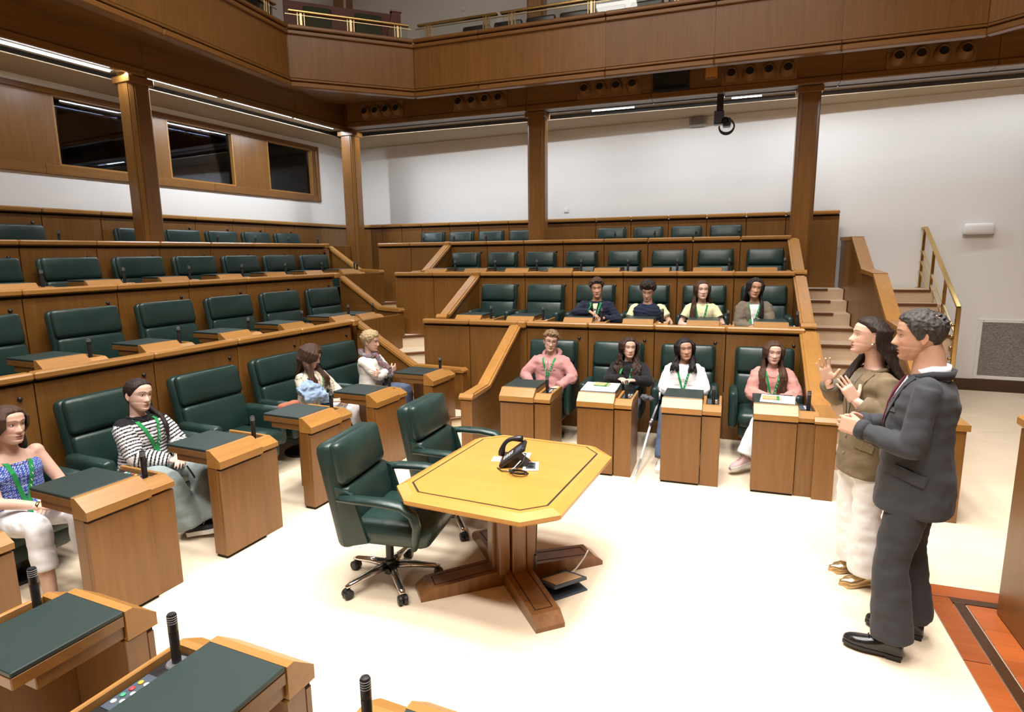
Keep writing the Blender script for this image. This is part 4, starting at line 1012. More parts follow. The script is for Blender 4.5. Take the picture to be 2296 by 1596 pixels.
def hand_mesh(side, curl=(25, 30, 35, 40), spread=4, thumb=(35, 20), vox=.0038, s=1, k2=1.0):
    """hand: x fingers, z out of the palm, thumb on side*y. returns mesh in hand space"""
    mb = MB()
    mb.tube([(-.05, 0, 0), (-.02, 0, 0), (.005, 0, 0)], [.026, .0255, .028], 14, None, [.020, .019, .017], up=(0, 1, 0))
    mb.rbox((.05, 0, 0), (.095, .078, .027), .0125, k=2)
    mb.rbox((.03, side*.022, .006), (.055, .034, .03), .0145)
    for k, (ly, fl, r0) in enumerate([(.0295, .072, .0088), (.0098, .080, .009), (-.0098, .075, .0086), (-.0285, .060, .0076)]):
        c = math.radians(curl[k]); sp = math.radians(spread*(1.5-k))*side
        p = V((.088 if k in (1, 2) else .083, side*ly, .001)); path = [V((.06, side*ly*.95, 0)), p]; ang = 0; seg = [.46, .30, .24]
        for j in range(3):
            ang += c*(.55, .85*k2, .6*k2)[j]
            d = V((math.cos(ang)*math.cos(sp), math.cos(ang)*math.sin(sp), math.sin(ang)))
            q = path[-1]+d*(fl*seg[j]); path += [(path[-1]+q)/2, q]
        n = len(path); rad = [r0*1.05]+[r0*(1-.28*i/(n-2)) for i in range(n-1)]
        mb.tube(path, rad, 10, up=(0, 1, 0.1)); 
    t1, t2 = math.radians(thumb[0]), math.radians(thumb[1])
    p0 = V((.012, side*.026, .006)); d = V((math.cos(t1)*math.cos(t2), side*math.sin(t1)*math.cos(t2), math.sin(t2)))
    d2 = (d+V((.35, 0, .12))).normalized()
    mb.tube([p0, p0+d*.022, p0+d*.045, p0+d*.045+d2*.016, p0+d*.045+d2*.033], [.014, .0135, .0115, .0108, .0078], 10, up=(0, 0, 1))
    if s != 1: mb.v = [tuple(c*s for c in p) for p in mb.v]
    return remesh(mb, vox, 4, .5)
def ik(S, W, l1, l2, pole):
    d = W-S; L = min(d.length, (l1+l2)*.999); dn = d.normalized(); W = S+dn*L
    a = (l1*l1-l2*l2+L*L)/(2*L); h = math.sqrt(max(1e-6, l1*l1-a*a)); pl = V(pole); pl = (pl-dn*pl.dot(dn)).normalized()
    return S+dn*a+pl*h, W
def limb(mb, pts, rad, n=14, fl=None, up=None):
    """smoothly subdivided tube through the joints"""
    P, R_, F_ = [], [], []
    fl = fl or rad
    m = len(pts)
    for i in range(m-1):
        p0, p1, p2, p3 = pts[max(i-1, 0)], pts[i], pts[i+1], pts[min(i+2, m-1)]
        for j in range(4):
            t = j/4
            q = .5*((2*p1)+(p2-p0)*t+(2*p0-5*p1+4*p2-p3)*t*t+(3*p1-p0-3*p2+p3)*t**3)
            q = q*.6+(p1+(p2-p1)*t)*.4
            P.append(q); R_.append(rad[i]+(rad[i+1]-rad[i])*t); F_.append(fl[i]+(fl[i+1]-fl[i])*t)
    P.append(pts[-1]); R_.append(rad[-1]); F_.append(fl[-1]); mb.tube(P, R_, n, None, F_, up)
def ball(mb, c, r, n=12): mb.lathe([(max(1e-4, r*math.sin(PI*i/8)), -r*math.cos(PI*i/8)) for i in range(9)], n, T(*c))
def torso(mb, hip, neck, fw, tab, n=26):
    """rings along the spine; tab (u metres from hip, half width, depth front, depth back)"""
    ax = (neck-hip).normalized(); side = V((1, 0, 0)); side = (side-ax*side.dot(ax)).normalized() if fw is None else V(fw); fr = side.cross(ax)*-1   # fr points to the front (-y)
    if fr.y > 0 and fw is None: fr = -fr
    rings = []
    for u, w_, df, db in tab:
        c = hip+ax*u; r = []
        for j in range(n):
            a = 2*PI*j/n; sx, cy = math.sin(a), math.cos(a)
            r.append(c+side*(w_*math.copysign(abs(sx)**.85, sx))+fr*((df if cy > 0 else db)*math.copysign(abs(cy)**.85, cy)))
        rings.append(r)
    mb.loft(rings); return ax, side, fr
class Surf:
    def __init__(s, me): s.b = BVHTree.FromPolygons([v.co.copy() for v in me.vertices], [p.vertices[:] for p in me.polygons])
    def hit(s, o, d):
        r = s.b.ray_cast(o, d); return r[0]
    def near(s, p):
        r = s.b.find_nearest(p); return r[0], r[1]
def ribbon(mb, sf, path, width, off=.004, thick=.003, k=3, up=None):
    """flat strap laid on a surface: path of points near the surface"""
    P = []
    for p in path:
        q, n = sf.near(V(p)); P.append((q+n*off, n))
    m = len(P); rings = []
    for i in range(m):
        t = (P[min(i+1, m-1)][0]-P[max(i-1, 0)][0]).normalized(); n = P[i][1]; b = t.cross(n).normalized()
        w_ = width[i] if isinstance(width, list) else width
        top = [P[i][0]+b*(w_*(2*j/k-1)) for j in range(k+1)]
        top2 = []
        for q in top:
            h, nn = sf.near(q); top2.append(h+nn*off if (h-q).length < .03 else q)
        rings.append([q+n*thick for q in top2]+[q for q in top2[::-1]])
    mb.loft(rings)
def lathe_path(c, n=24): return [2*PI*j/n for j in range(n)]
def hair_cap(mb, M, P, H):
    """scalp shell above the hairline, thickness growing away from it"""
    th, fr_z, tp_z, sd_z, bk_z = H.get('thick', .012), H.get('front', .078), H.get('temple', .05), H.get('side', -.012), H.get('back', -.065)
    na, nz = 72, 44; part = H.get('part', None)
    def line(a):
        d = abs(math.degrees(a if a <= PI else a-2*PI))
        return itp([(0, fr_z), (28, fr_z-.004), (55, tp_z), (72, sd_z+.03), (84, sd_z), (100, sd_z+.014), (122, sd_z-.006), (150, bk_z), (180, bk_z)], d)[0]
    rings = []
    for i in range(nz+1):
        u = i/nz; r = []
        for j in range(na):
            a = 2*PI*j/na; a2 = a if a <= PI else a-2*PI; z0 = line(a); z = z0+(.1168-z0)*(1-(1-u)**1.25)
            p = headpt(a2, z, P); e = .004
            n = (headpt(a2+e*6, z, P)-headpt(a2-e*6, z, P)).cross(headpt(a2, min(.1169, z+e), P)-headpt(a2, z-e, P)); n = n.normalized() if n.length > 1e-9 else V((0, 0, 1))
            if n.dot(p-V((0, 0, 0))) < 0: n = -n
            if z > .105: n = (n*.4+V((0, 0, 1))*.6).normalized()
            t = th*(.12+.88*min(1, u*3.2)**.7)
            t *= 1+H.get('topb', 0)*max(0, z/.11)
            t *= 1+.22*mnoise.noise(V((a2*H.get('nf', 5), z*H.get('nz', 12), H.get('seed', 0))))+H.get('rough', 0)*mnoise.noise(V((a2*14, z*90, 3+H.get('seed', 0))))
            if H.get('bald'):
                bx, by, br = H['bald']; dd = math.hypot(p.x-bx, p.y-by)
                if z > .06 and dd < br*1.5: t = t*max(-.5, min(1, (dd-br)/(br*.5)))
            if part is not None: t *= 1-.55*math.exp(-((p.x-part)/.005)**2)*(1 if p.y < .04 else 0)
            r.append(M @ (p+n*t))
        rings.append(r)
    mb.loft(rings, cap=True)
def lock(mb, pts, r0, r1, n=6, fl=1.6, M=None):
    m = len(pts); rad = [r0+(r1-r0)*(i/(m-1))**1.4 for i in range(m)]; rad[0] *= .6
    mb.tube(pts, rad, n, M, [r*fl for r in rad])
def rotm(yaw, pitch, roll):
    """head turn: yaw>0 towards +x (its left), pitch>0 nods down, roll>0 tilts towards +x"""
    r = math.radians
    return Matrix.Rotation(r(yaw), 4, 'Z') @ Matrix.Rotation(r(pitch), 4, 'X') @ Matrix.Rotation(r(roll), 4, 'Y')
def add_mesh(mb, cols, me, M, col):
    mb.add([v.co for v in me.vertices], [p.vertices[:] for p in me.polygons], M); cols += [col]*len(me.vertices)
def colour(me, cols):
    a = me.color_attributes.new('Col', 'FLOAT_COLOR', 'POINT')
    flat = []
    for c in cols: flat += [c[0], c[1], c[2], 1]
    a.data.foreach_set('color', flat)
TABF = [(-.10, .170, .12, .13), (0, .180, .125, .135), (.10, .165, .115, .115), (.20, .150, .105, .100), (.30, .158, .120, .105), (.37, .165, .112, .105), (.415, .150, .09, .095), (.440, .115, .070, .078), (.458, .080, .058, .064)]
TABM = [(-.10, .175, .12, .13), (0, .180, .125, .135), (.10, .172, .12, .115), (.20, .170, .115, .11), (.30, .185, .122, .12), (.37, .195, .118, .115), (.41, .172, .095, .10), (.438, .130, .075, .085), (.458, .088, .064, .070)]
def person(label, M, sp):
    g = sp.get
    root = thing('person', label, 'person', M)
    sex = g('sex', 'f'); hipz = g('hipz', .42); lean = math.radians(g('lean', 8)); tl = g('tl', .445)
    hip = V((g('hipx', 0), 0, hipz)); slx = math.radians(g('sidelean', 0))
    ax = V((math.sin(slx), math.sin(lean), math.cos(lean))).normalized(); N = hip+ax*tl
    sw_ = g('sw', .150 if sex == 'f' else .170); tw = math.radians(g('twist', 0)); sd = V((math.cos(tw), math.sin(tw), 0))
    sh = {-1: N-ax*.05-sd*sw_, 1: N-ax*.05+sd*sw_}
    hc = N+V(g('headoff', (0, -.028, .174))); MH = T(*hc) @ rotm(*g('head', (0, 0, 0))) @ Matrix.Scale(g('hs', 1.04), 4)
    la, lf = g('ua', .265), g('fa', .235)
    sp = dict(sp); dr = g('drop', 0)
    if 'ankles' in sp: sp['ankles'] = [(x, y, z-dr) for x, y, z in sp['ankles']]
    g = sp.get; arms = {}
    for s in (-1, 1):
        hnd = g('hr') if s == -1 else g('hl')
        E, W = ik(sh[s], V(hnd['w']), la, lf, hnd.get('pole', (s*.8, .5, -.4))); arms[s] = (E, W, hnd)
    skin = g('skin', (.60, .36, .26))
    P = dict(g('face', {})); P['skin'] = skin; P['hw'] = P.get('hw', 1)*1.05
    if sex == 'f':
        P.setdefault('browt', .0034); P.setdefault('nose', .88); P.setdefault('eyeopen', 1.3); P.setdefault('lip', tuple(skin[i]*(.78, .46, .48)[i] for i in range(3)))
    # ---- body: one mesh with neck, trunk, limbs, head and hands
    mb = MB(); k = .82
    torso(mb, hip, N, None, [(u*tl/.46, w_*k, df*k, db*k) for u, w_, df, db in (TABF if sex == 'f' else TABM)])
    nr = g('nr', .050 if sex == 'f' else .058)
    limb(mb, [N-ax*.06, N+(hc-N)*.35+V((0, .012, 0)), MH @ V((0, .018, -.045))], [nr*1.25, nr, nr*.98])
    for s in (-1, 1):
        E, W, hnd = arms[s]; bare = g('bare', 0); th = 1 if bare else .86
        if g('shoulders_bare'): ball(mb, sh[s], .052)
        limb(mb, [sh[s], sh[s].lerp(E, .5), E, E.lerp(W, .35), W], [.046*th, .042*th, .036*th, .036*th, .024], 14)
        if g('legs', True):
            K, A = V(g('knees')[0 if s == -1 else 1]), V(g('ankles')[0 if s == -1 else 1])
            hj = hip+V((s*.088, -.0, .0)); limb(mb, [hj, hj.lerp(K, .5), K, K.lerp(A, .35), A], [.072, .064, .05, .052, .036], 14)
    me = remesh(mb, .010, 5, .5)
    bb = MB(); cols = []
    add_mesh(bb, cols, me, None, skin); bpy.data.meshes.remove(me)
    head_geo(bb, cols, P, MH)
    HM = {}
    for s in (-1, 1):
        E, W, hnd = arms[s]; d = V(hnd['d']) if 'd' in hnd else (W-E)
        Mh = frame_from(W, d, hnd.get('n', (0, 0, -1))); HM[s] = Mh
        side = hnd.get('side', -s if 0 else (1 if s == 1 else -1))
        hm = hand_mesh(side, hnd.get('curl', (30, 34, 38, 42)), hnd.get('spread', 3), hnd.get('thumb', (38, 15)), g('hvox', .0046), g('hsz', .95 if sex == 'f' else 1.05))
        add_mesh(bb, cols, hm, Mh, skin); bpy.data.meshes.remove(hm)
    body = bpy.data.meshes.new('body'); body.from_pydata(bb.v, [], bb.f)
    bm = bmesh.new(); bm.from_mesh(body); bmesh.ops.recalc_face_normals(bm, faces=bm.faces[:]); bm.to_mesh(body); bm.free()
    body.polygons.foreach_set('use_smooth', [True]*len(body.polygons)); colour(body, cols)
    finish('body', body, 'skin', root)
    # ---- top
    c = g('top'); R = {}
    if c:
        mb = MB(); th = c.get('fit', .010); tab = c.get('tab', TABF if sex == 'f' else TABM)
        tab = [(u*tl/.46, w_+th, df+th, db+th) for u, w_, df, db in tab]
        tab[-1] = (tab[-1][0], tab[-1][1]-th*.4, tab[-1][2]-th*.4, tab[-1][3]-th*.4)
        torso(mb, hip, N, None, tab)
        sl = c.get('sleeve', 1.0); sr = c.get('sr', 1.0)
        for s in (-1, 1):
            if c.get('one') == s: continue
            E, W, hnd = arms[s]
            ball(mb, sh[s]+V((-s*.018, 0, -.010)), (.050+th*.8)*c.get('shr', 1))
            if sl >= 1: pts = [sh[s], sh[s].lerp(E, .5), E, E.lerp(W, .4), E.lerp(W, .97)]; rad = [.046+th, .046*sr+th, .042*sr+th, .041*sr+th, .031*sr+th*.8]
            elif sl > .5: pts = [sh[s], sh[s].lerp(E, .5), E, E.lerp(W, (sl-.5)*2)]; rad = [.046+th, .046*sr+th, .042*sr+th, .041*sr+th]
            elif sl > 0: pts = [sh[s], sh[s].lerp(E, sl), sh[s].lerp(E, sl*2)]; rad = [.047+th, .047*sr+th, .049*sr+th]
            if sl > 0: limb(mb, pts, rad, 14)
        me = remesh(mb, c.get('vox', .0105), c.get('it', 7), .5, c.get('fold', .007), c.get('ff', 11), len(label))
        if c.get('post'): c['post'](me, dict(hip=hip, N=N, ax=ax, sh=sh, arms=arms))
        if c.get('paint'):
            colour(me, [c['paint'](v.co, dict(hip=hip, N=N, ax=ax, sh=sh, arms=arms)) for v in me.vertices])
        R['surf'] = Surf(me); R['top'] = finish(c.get('name', 'jumper'), me, c['mat'], root)
        if sl >= 1 and c.get('cuff'):
            for s in (-1, 1):
                E, W, hnd = arms[s]; d = (W-E).normalized(); q = MB(); rr = .034*sr+th
                q.tube([E.lerp(W, .97)-d*.03, E.lerp(W, .97)-d*.005, E.lerp(W, .97)+d*.012], [rr*1.02, rr*1.1, rr*.98], 16); q.build('cuff', c['cuff'], R['top'], smooth=True)
    # ---- trousers
    b = g('bottom')
    if b and g('legs', True):
        mb = MB(); th = b.get('fit', .012)
        w_ = (.175+th*.5)*b.get('pw', 1); pd = b.get('pw', 1)
        torso(mb, hip-V((0, 0, .03)), hip+ax*.12, None, [(-.06, w_*.85, .10*pd, .11*pd), (0, w_, .125*pd, .135*pd), (.08, w_*.98, .122*pd, .125*pd), (.14, w_*.93, .115*pd, .115*pd)])
        for i, s in enumerate((-1, 1)):
            K, A = V(g('knees')[i]), V(g('ankles')[i]); hj = hip+V((s*.085, 0, -.005)); e = b.get('len', .96); fr = b.get('flare', 1)
            limb(mb, [hj, hj.lerp(K, .5), K, K.lerp(A, .45*e), K.lerp(A, .8*e), K.lerp(A, e)], [(.083+th)*pd, .074+th, .058+th, (.054+th)*(1+(fr-1)*.4), (.050+th)*(1+(fr-1)*.8), (.046+th)*fr], 16)
        me = remesh(mb, .0115, 6, .5, b.get('fold', .006), 10, len(label)+3); R['bottom'] = finish(b.get('name', 'trousers'), me, b['mat'], root)
    # ---- shoes
    if g('shoe') and g('legs', True):
        for i, s in enumerate((-1, 1)):
            A = V(g('ankles')[i]); fd = g('feet', [(0, -1, 0), (0, -1, 0)])[i]; shoe(root, A, V(fd), g('shoe'), s)
    # ---- hair
    h = g('hair')
    if h: hair(root, MH, P, h, N, sh, R.get('surf'))
    R.update(root=root, N=N, ax=ax, hip=hip, sh=sh, arms=arms, MH=MH, hc=hc, HM=HM)
    if g('lanyard') and 'surf' in R: lanyard(R, g('lanyard'))
    for f_ in g('extra', []): f_(R)
    return R
def shoe(root, A, fd, kind, s):
    fd = fd.normalized(); up = V((0, 0, 1)); up = (up-fd*up.dot(fd)).normalized(); l = up.cross(fd)*-1
    Mx = Matrix(((l.x, -fd.x, up.x, A.x), (l.y, -fd.y, up.y, A.y), (l.z, -fd.z, up.z, A.z), (0, 0, 0, 1)))   # local -y forward
    um, sm, L, hh, toe = dict(oxford=('shoe_black', 'black_rubber', .27, .075, .034), sneaker=('canvas_black', 'shoe_white', .25, .08, .036), white=('shoe_white', 'shoe_white', .25, .08, .038), pink=('shoe_pink', 'shoe_white', .25, .08, .034), pump=('gold_leather', 'gold_leather', .235, .06, .010))[kind]
    z0 = -.075; rings = []
    for t, w_, h in [(.0, .022, .05), (.04, .034, .075), (.12, .038, .085), (.3, .036, hh+.012), (.45, .040, hh*.8), (.62, .046, hh*.62), (.78, .045, hh*.52), (.9, max(.012, toe*1.05), hh*.42), (.97, max(.006, toe*.7), hh*.3), (1.0, max(.003, toe*.35), hh*.16)]:
        y = .055-L*t; r = []
        for j in range(14):
            a = 2*PI*j/14; cx, sz = math.cos(a), math.sin(a)
            r.append((w_*math.copysign(abs(cx)**.8, cx), y, z0+.016+(h*max(0, sz)**.8 if sz > 0 else -.004)))
        rings.append(r)
    u = MB().loft(rings, True, Mx).build('shoe', um, root, smooth=True)
    so = MB(); out = [(x*1.06, y) for x, y in [(.022, .055), (.034, .045), (.038, .02), (.036, -.03), (.042, -.08), (.048, -.12), (.046, -.155), (toe*1.1, .055-L*.93), (toe*.6, .055-L*1.005)]]
    poly = out+[(-x, y) for x, y in out[::-1]]
    th = .03 if kind in ('sneaker', 'white', 'pink') else .014
    so.prism(poly, 2, z0-(0 if th < .02 else .004), z0+th, Mx).build('sole', sm, u)
    if kind in ('oxford',): MB().cbox(-.034, .034, -.02, .05, z0-.018, z0+.002, .004, Mx).build('heel', sm, u)
    if kind != 'pump':
        for k in range(4):
            y = .055-L*(.36+.07*k); MB().tube([Mx @ V((-.02, y, z0+.016+hh*(.98-.09*k))), Mx @ V((0, y-.004, z0+.02+hh*(1.03-.09*k))), Mx @ V((.02, y, z0+.016+hh*(.98-.09*k)))], .003, 5).build('lace', 'shoe_white' if kind in ('sneaker',) else um, u, smooth=True)
        if kind == 'sneaker': MB().rbox((0, .055-L*.93, z0+.028), (.06, .05, .034), .014, Mx).build('toe_cap', 'shoe_white', u, smooth=True)
def hair(root, MH, P, h, N, sh, sf):
    mb = MB(); hair_cap(mb, MH, P, h); st = h['style']; rnd = random.Random(h.get('seed', 1))
    mat = h['mat']
    if st == 'short':
        # tufts give the outline
        for k in range(int(h.get('n', 70)*2.2)):
            a = rnd.uniform(-PI, PI); z = rnd.uniform(.03, .113)
            if abs(a) < .9 and z < .07: continue
            p = headpt(a, z, P); n = V((p.x, p.y, p.z*1.1)).normalized(); q = p+n*h.get('thick', .012)*(1+h.get('topb', 0)*max(0, z/.11))*.75
            d = (V((rnd.uniform(-.5, .5), -h.get('comb', .6) if p.y < .03 else .3, -.35))+n*.55).normalized(); L = h.get('len', .03)*rnd.uniform(.6, 1.2)
            lock(mb, [MH @ x for x in (q-d*.010-n*.004, q+d*L*.3+n*.001, q+d*L*.7, q+d*L-n*.003)], .0045, .0012, 4, 2.0)
        for k in range(h.get('fringe', 0)):
            x = -.052+.104*k/(h['fringe']-1); z = .088; a = math.asin(max(-1, min(1, x/.075)))
            p = headpt(a, z, P); L = h.get('fl', .035)*rnd.uniform(.8, 1.15)
            lock(mb, [MH @ v for v in (p+V((0, .012, .012)), p+V((0, -.012, .006)), p+V((0, -.020, -L*.5)), p+V((rnd.uniform(-.006, .006), -.016, -L)))], .010, .003, 5, 1.7)
    else:
        ln = h.get('len', .35); n = int(h.get('n', 22)*1.9); wv = h.get('wave', .006); fd = h.get('fronts', (1, 1)); vol = h.get('vol', 1)
        for s in (-1, 1):
            for k in range(n):
                t = k/(n-1); a = math.radians(h.get('a0', 52)+(180-h.get('a0', 52))*t)*s
                if s == -1 and t > .97: continue
                zst = .095-.012*rnd.random(); p0 = headpt(a*.92, zst, P)*1.06
                e1 = headpt(a, .045, P); e2 = headpt(a, -.005, P); n1 = V((e1.x, e1.y, 0)).normalized(); n2 = V((e2.x, e2.y, 0)).normalized()
                th = (.017+.006*rnd.random())*vol
                pts = [MH @ p0, MH @ (e1+n1*th), MH @ (e2+n2*(th+.004))]
                jw = MH @ (V((s*(.078-.012*t), h.get('jy', -.008)+.10*t, -.065))+n2*(.006+.012*rnd.random())*vol)
                pts.append(jw)
                front = t < h.get('split', .45) and fd[0 if s == -1 else 1]
                endz = N.z-ln*(1 if front else .85)*rnd.uniform(.86, 1.08)+.16
                if front: ex, ey = s*(.055+.085*rnd.random()*h.get('fan', 1)), -.125-.02*rnd.random()
                else: ex, ey = s*(.10*(1-t)+.045*rnd.random()), .10+.03*rnd.random()
                m = 9
                for i in range(1, m+1):
                    u = i/m; z = jw.z+(endz-jw.z)*u
                    x = jw.x+(N.x+ex-jw.x)*min(1, u*1.5)**.8; y = jw.y+(N.y+ey-jw.y)*min(1, u*1.35)**.9
                    q = V((x+wv*math.sin(u*h.get('wf', 7)+k*1.3)*(.3+u), y+wv*math.cos(u*h.get('wf', 7)*1.1+k*2.1)*(.3+u), z))
                    if sf is not None:
                        c_, nn = sf.near(q)
                        if (q-c_).dot(nn) < .010: q = c_+nn*(.010+.006*rnd.random())
                    pts.append(q)
                lock(mb, pts, h.get('r', .0135)*.72*rnd.uniform(.8, 1.2), .0035, 5, 2.1)
        for k in range(h.get('fringe', 0)):
            x = -.05+.10*k/(h['fringe']-1); p = headpt(math.asin(x/.075), .088, P); L = h.get('fl', .05)*rnd.uniform(.85, 1.1)
            lock(mb, [MH @ v for v in (p+V((0, .014, .014)), p+V((0, -.010, .006)), p+V((0, -.017, -L*.5)), p+V((rnd.uniform(-.008, .008), -.013, -L)))], .011, .003, 5, 1.7)
    if h.get('ponytail'):
        pts = [MH @ V((0, .098, .0)), MH @ V((.01, .125, -.02)), MH @ V((.04, .11, -.09))]+[N+V(q) for q in h['ponytail']]
        for k in range(9):
            a = 2*PI*k/9; o = V((math.cos(a), .3*math.sin(a), math.sin(a)))*.010
            lock(mb, [p+o*(1 if i < 6 else .5) for i, p in enumerate(pts)], .014, .003, 6, 1.4)
    me = remesh(mb, .0058 if st != 'short' else .0048, h.get('sm', 2), .4); finish('hair', me, mat, root)
def chest(R, x, dz):
    """point on the front of the clothing at lateral x and height dz below the neck base"""
    N, sf = R['N'], R['surf']; o = V((N.x+x, N.y-.6, N.z-dz)); h = sf.hit(o, V((0, 1, 0)))
    return h if h is not None else V((N.x+x, N.y-.12, N.z-dz))
def lanyard(R, L):
    N, sf = R['N'], R['surf']; mb = MB(); low = L.get('low', .30); xo = L.get('x', 0); wd = L.get('w', .0105)
    for s in (-1, 1):
        path = [N+V((s*.055, .03, .02)), N+V((s*.062, -.02, .015))]
        for i in range(8):
            u = i/7; path.append(chest(R, s*(.068*(1-u)+.004)+xo*u, .03+(low-.03)*u)+V((0, -.004, 0)))
        ribbon(mb, sf, path, wd, .004+.001*(s+1), .002)
    o = mb.build('lanyard', 'f_lanyard', R['root'])
    e = chest(R, xo, low)
    tail = MB(); ribbon(tail, sf, [chest(R, xo, low-.01), chest(R, xo+.002, low+.02), chest(R, xo+.003, low+.05)], wd, .007, .002); tail.build('tail', 'f_lanyard', o)
    if L.get('text', True):
        for i in range(5):
            u = .25+.12*i; p = chest(R, .068*(1-u)+.004+xo*u, .03+(low-.03)*u); c_, n = sf.near(p)
            MB().cbox(-.002, .002, -.0006, .0006, -.008, .008, .0002, T(*(c_+n*.0115)) @ Matrix.Rotation(math.radians(-16), 4, 'Y')).build('print', 'paper', o)
    if L.get('badge'):
        p = chest(R, xo, low+.10); MB().cbox(-.028, .028, -.002, .002, -.04, .04, .001, T(p.x, p.y-.012, p.z)).build('badge', 'badge', o)
def collar_ring(R, mat, name, r=.066, h=.035, open_=.0, tilt=.0, dz=.0, thick=.006, gap=30, flare=1.12):
    """shirt or jacket collar standing round the neck, open at the front by gap degrees"""
    N = R['N']; rings = []; n = 26
    for j in range(n+1):
        a = math.radians(gap/2+(360-gap)*j/n); d = V((math.sin(a), -math.cos(a), 0)); fr = max(0, math.cos(a))
        c = N+V((0, .008, dz-.015-.03*fr-.008*(1-fr)))
        b0 = c+V((d.x*r, d.y*r*.95, 0)); t0 = b0+V((d.x*r*(flare-1), d.y*r*(flare-1), h*(1-.25*fr)))
        rings.append([b0, t0, t0-d*thick, b0-d*thick])
    MB().loft(rings).build(name, mat, R['root'], smooth=True)
def lapels(R, mat, low=.30, wide=.05, notch=True):
    sf = R['surf']; mb = MB()
    for s in (-1, 1):
        path, wd = [], []
        for i in range(9):
            u = i/8; path.append(chest(R, s*(.078*(1-u)**1.1+.006+.018*math.sin(PI*u)), .02+low*u)); w_ = wide*(.55+.9*u if u < .42 else (1.0-(u-.42)/.58)*.93+.05); wd.append(max(.004, w_*.55))
        ribbon(mb, sf, path, wd, .004, .005, 4)
    return mb.build('lapel', mat, R['top'])
def panel_on(R, mat, name, pts, w_, off=.004, thick=.004):
    mb = MB(); ribbon(mb, R['surf'], pts, w_, off, thick); return mb.build(name, mat, R['top'])
def inner_shirt(R, mat, low=.28, w0=.05, name='shirt'):
    """the wedge of shirt between the lapels"""
    path, wd = [], []
    for i in range(7):
        u = i/6; path.append(chest(R, 0, .03+low*u)); wd.append(max(.003, w0*(1-u)))
    mb = MB(); ribbon(mb, R['surf'], path, wd, .002, .003, 4); mb.build(name, mat, R['root'])
def dot_on(R, p, mat, name, r=.006):
    c_, n = R['surf'].near(V(p)); MB().lathe([(r, 0), (r, .003), (r*.6, .0045), (0, .0045)], 10, T(*(c_+n*.003)) @ n.to_track_quat('Z', 'Y').to_matrix().to_4x4()).build(name, mat, R['top'])
def glasses(R):
    MH = R['MH']; mb = MB()
    for s in (-1, 1):
        mb.tube([MH @ V((s*.033+.023*math.cos(2*PI*k/20), -.099, -.002+.020*math.sin(2*PI*k/20))) for k in range(21)], .0018, 6)
        mb.tube([MH @ V((s*.056, -.098, .002)), MH @ V((s*.073, -.06, .004)), MH @ V((s*.078, .01, .0))], .0016, 6)
    mb.tube([MH @ V((-.010, -.100, .003)), MH @ V((0, -.104, .005)), MH @ V((.010, -.100, .003))], .0018, 6)
    mb.build('glasses', 'glasses_frame', R['root'], smooth=True)
def hood(R, mat):
    N = R['N']; mb = MB(); pts, r1, r2 = [], [], []
    for j in range(19):
        a = math.radians(14+332*j/18); fr = max(0, math.cos(a)); bk = max(0, -math.cos(a))
        pts.append(N+V((.098*math.sin(a)*(1+.06*bk), -.093*math.cos(a)+.02, .012-.055*fr+.022*bk))); r1.append(.030+.018*bk); r2.append(.024+.02*bk)
    mb.tube(pts, r1, 12, None, r2, up=(0, 0, 1))
    me = remesh(mb, .008, 4, .5, .004, 14, 2); finish('hood', me, mat, R['top'])
    for s in (-1, 1):
        p0 = chest(R, s*.02, .05); MB().tube([p0+V((0, -.02, .0)), chest(R, s*.024, .10)+V((0, -.006, 0)), chest(R, s*.03, .18)+V((0, -.006, 0)), chest(R, s*.026, .24)+V((0, -.006, 0))], .003, 6).build('drawstring', 'f_offwhite', R['top'], smooth=True)
def watch(R, s, mat):
    E, W, _ = R['arms'][s]; d = (W-E).normalized(); p = W-d*.02; rings = []
    MB().tube([p-d*.008, p+d*.008], [.0295, .0295], 18).build('watch_strap', mat, R['root'], smooth=True)
def necklace(R, mat='gold'):
    MB().tube([chest(R, .05*math.sin(a), .035+.05*(math.cos(a)*.5+.5))+V((0, -.003, 0)) for a in [-1.6+3.2*k/12 for k in range(13)]], .0015, 5).build('necklace', mat, R['root'])
def earring(R, s, mat='pearl', r=.006): 
    p = R['MH'] @ V((s*.078, .0, -.045)); q = MB(); ball(q, p, r, 10); q.build('earring', mat, R['root'], smooth=True)
def polo_collar(R, mat):
    collar_ring(R, mat, 'collar', .070, .028, gap=50, flare=1.25)
    panel_on(R, mat, 'placket', [chest(R, 0, .06), chest(R, 0, .11), chest(R, 0, .16)], .012)
    for k in range(2): dot_on(R, chest(R, 0, .085+.045*k), 'steel', 'button', .004)
def bands(R, mat, s, us, r=.068):
    E, W, _ = R['arms'][s]; S = R['sh'][s]
    for u in us:
        p = S.lerp(E, u); d = (E-S).normalized(); MB().tube([p-d*.0025, p+d*.0025], [r, r], 18).build('sleeve_stripe', mat, R['top'], smooth=True)
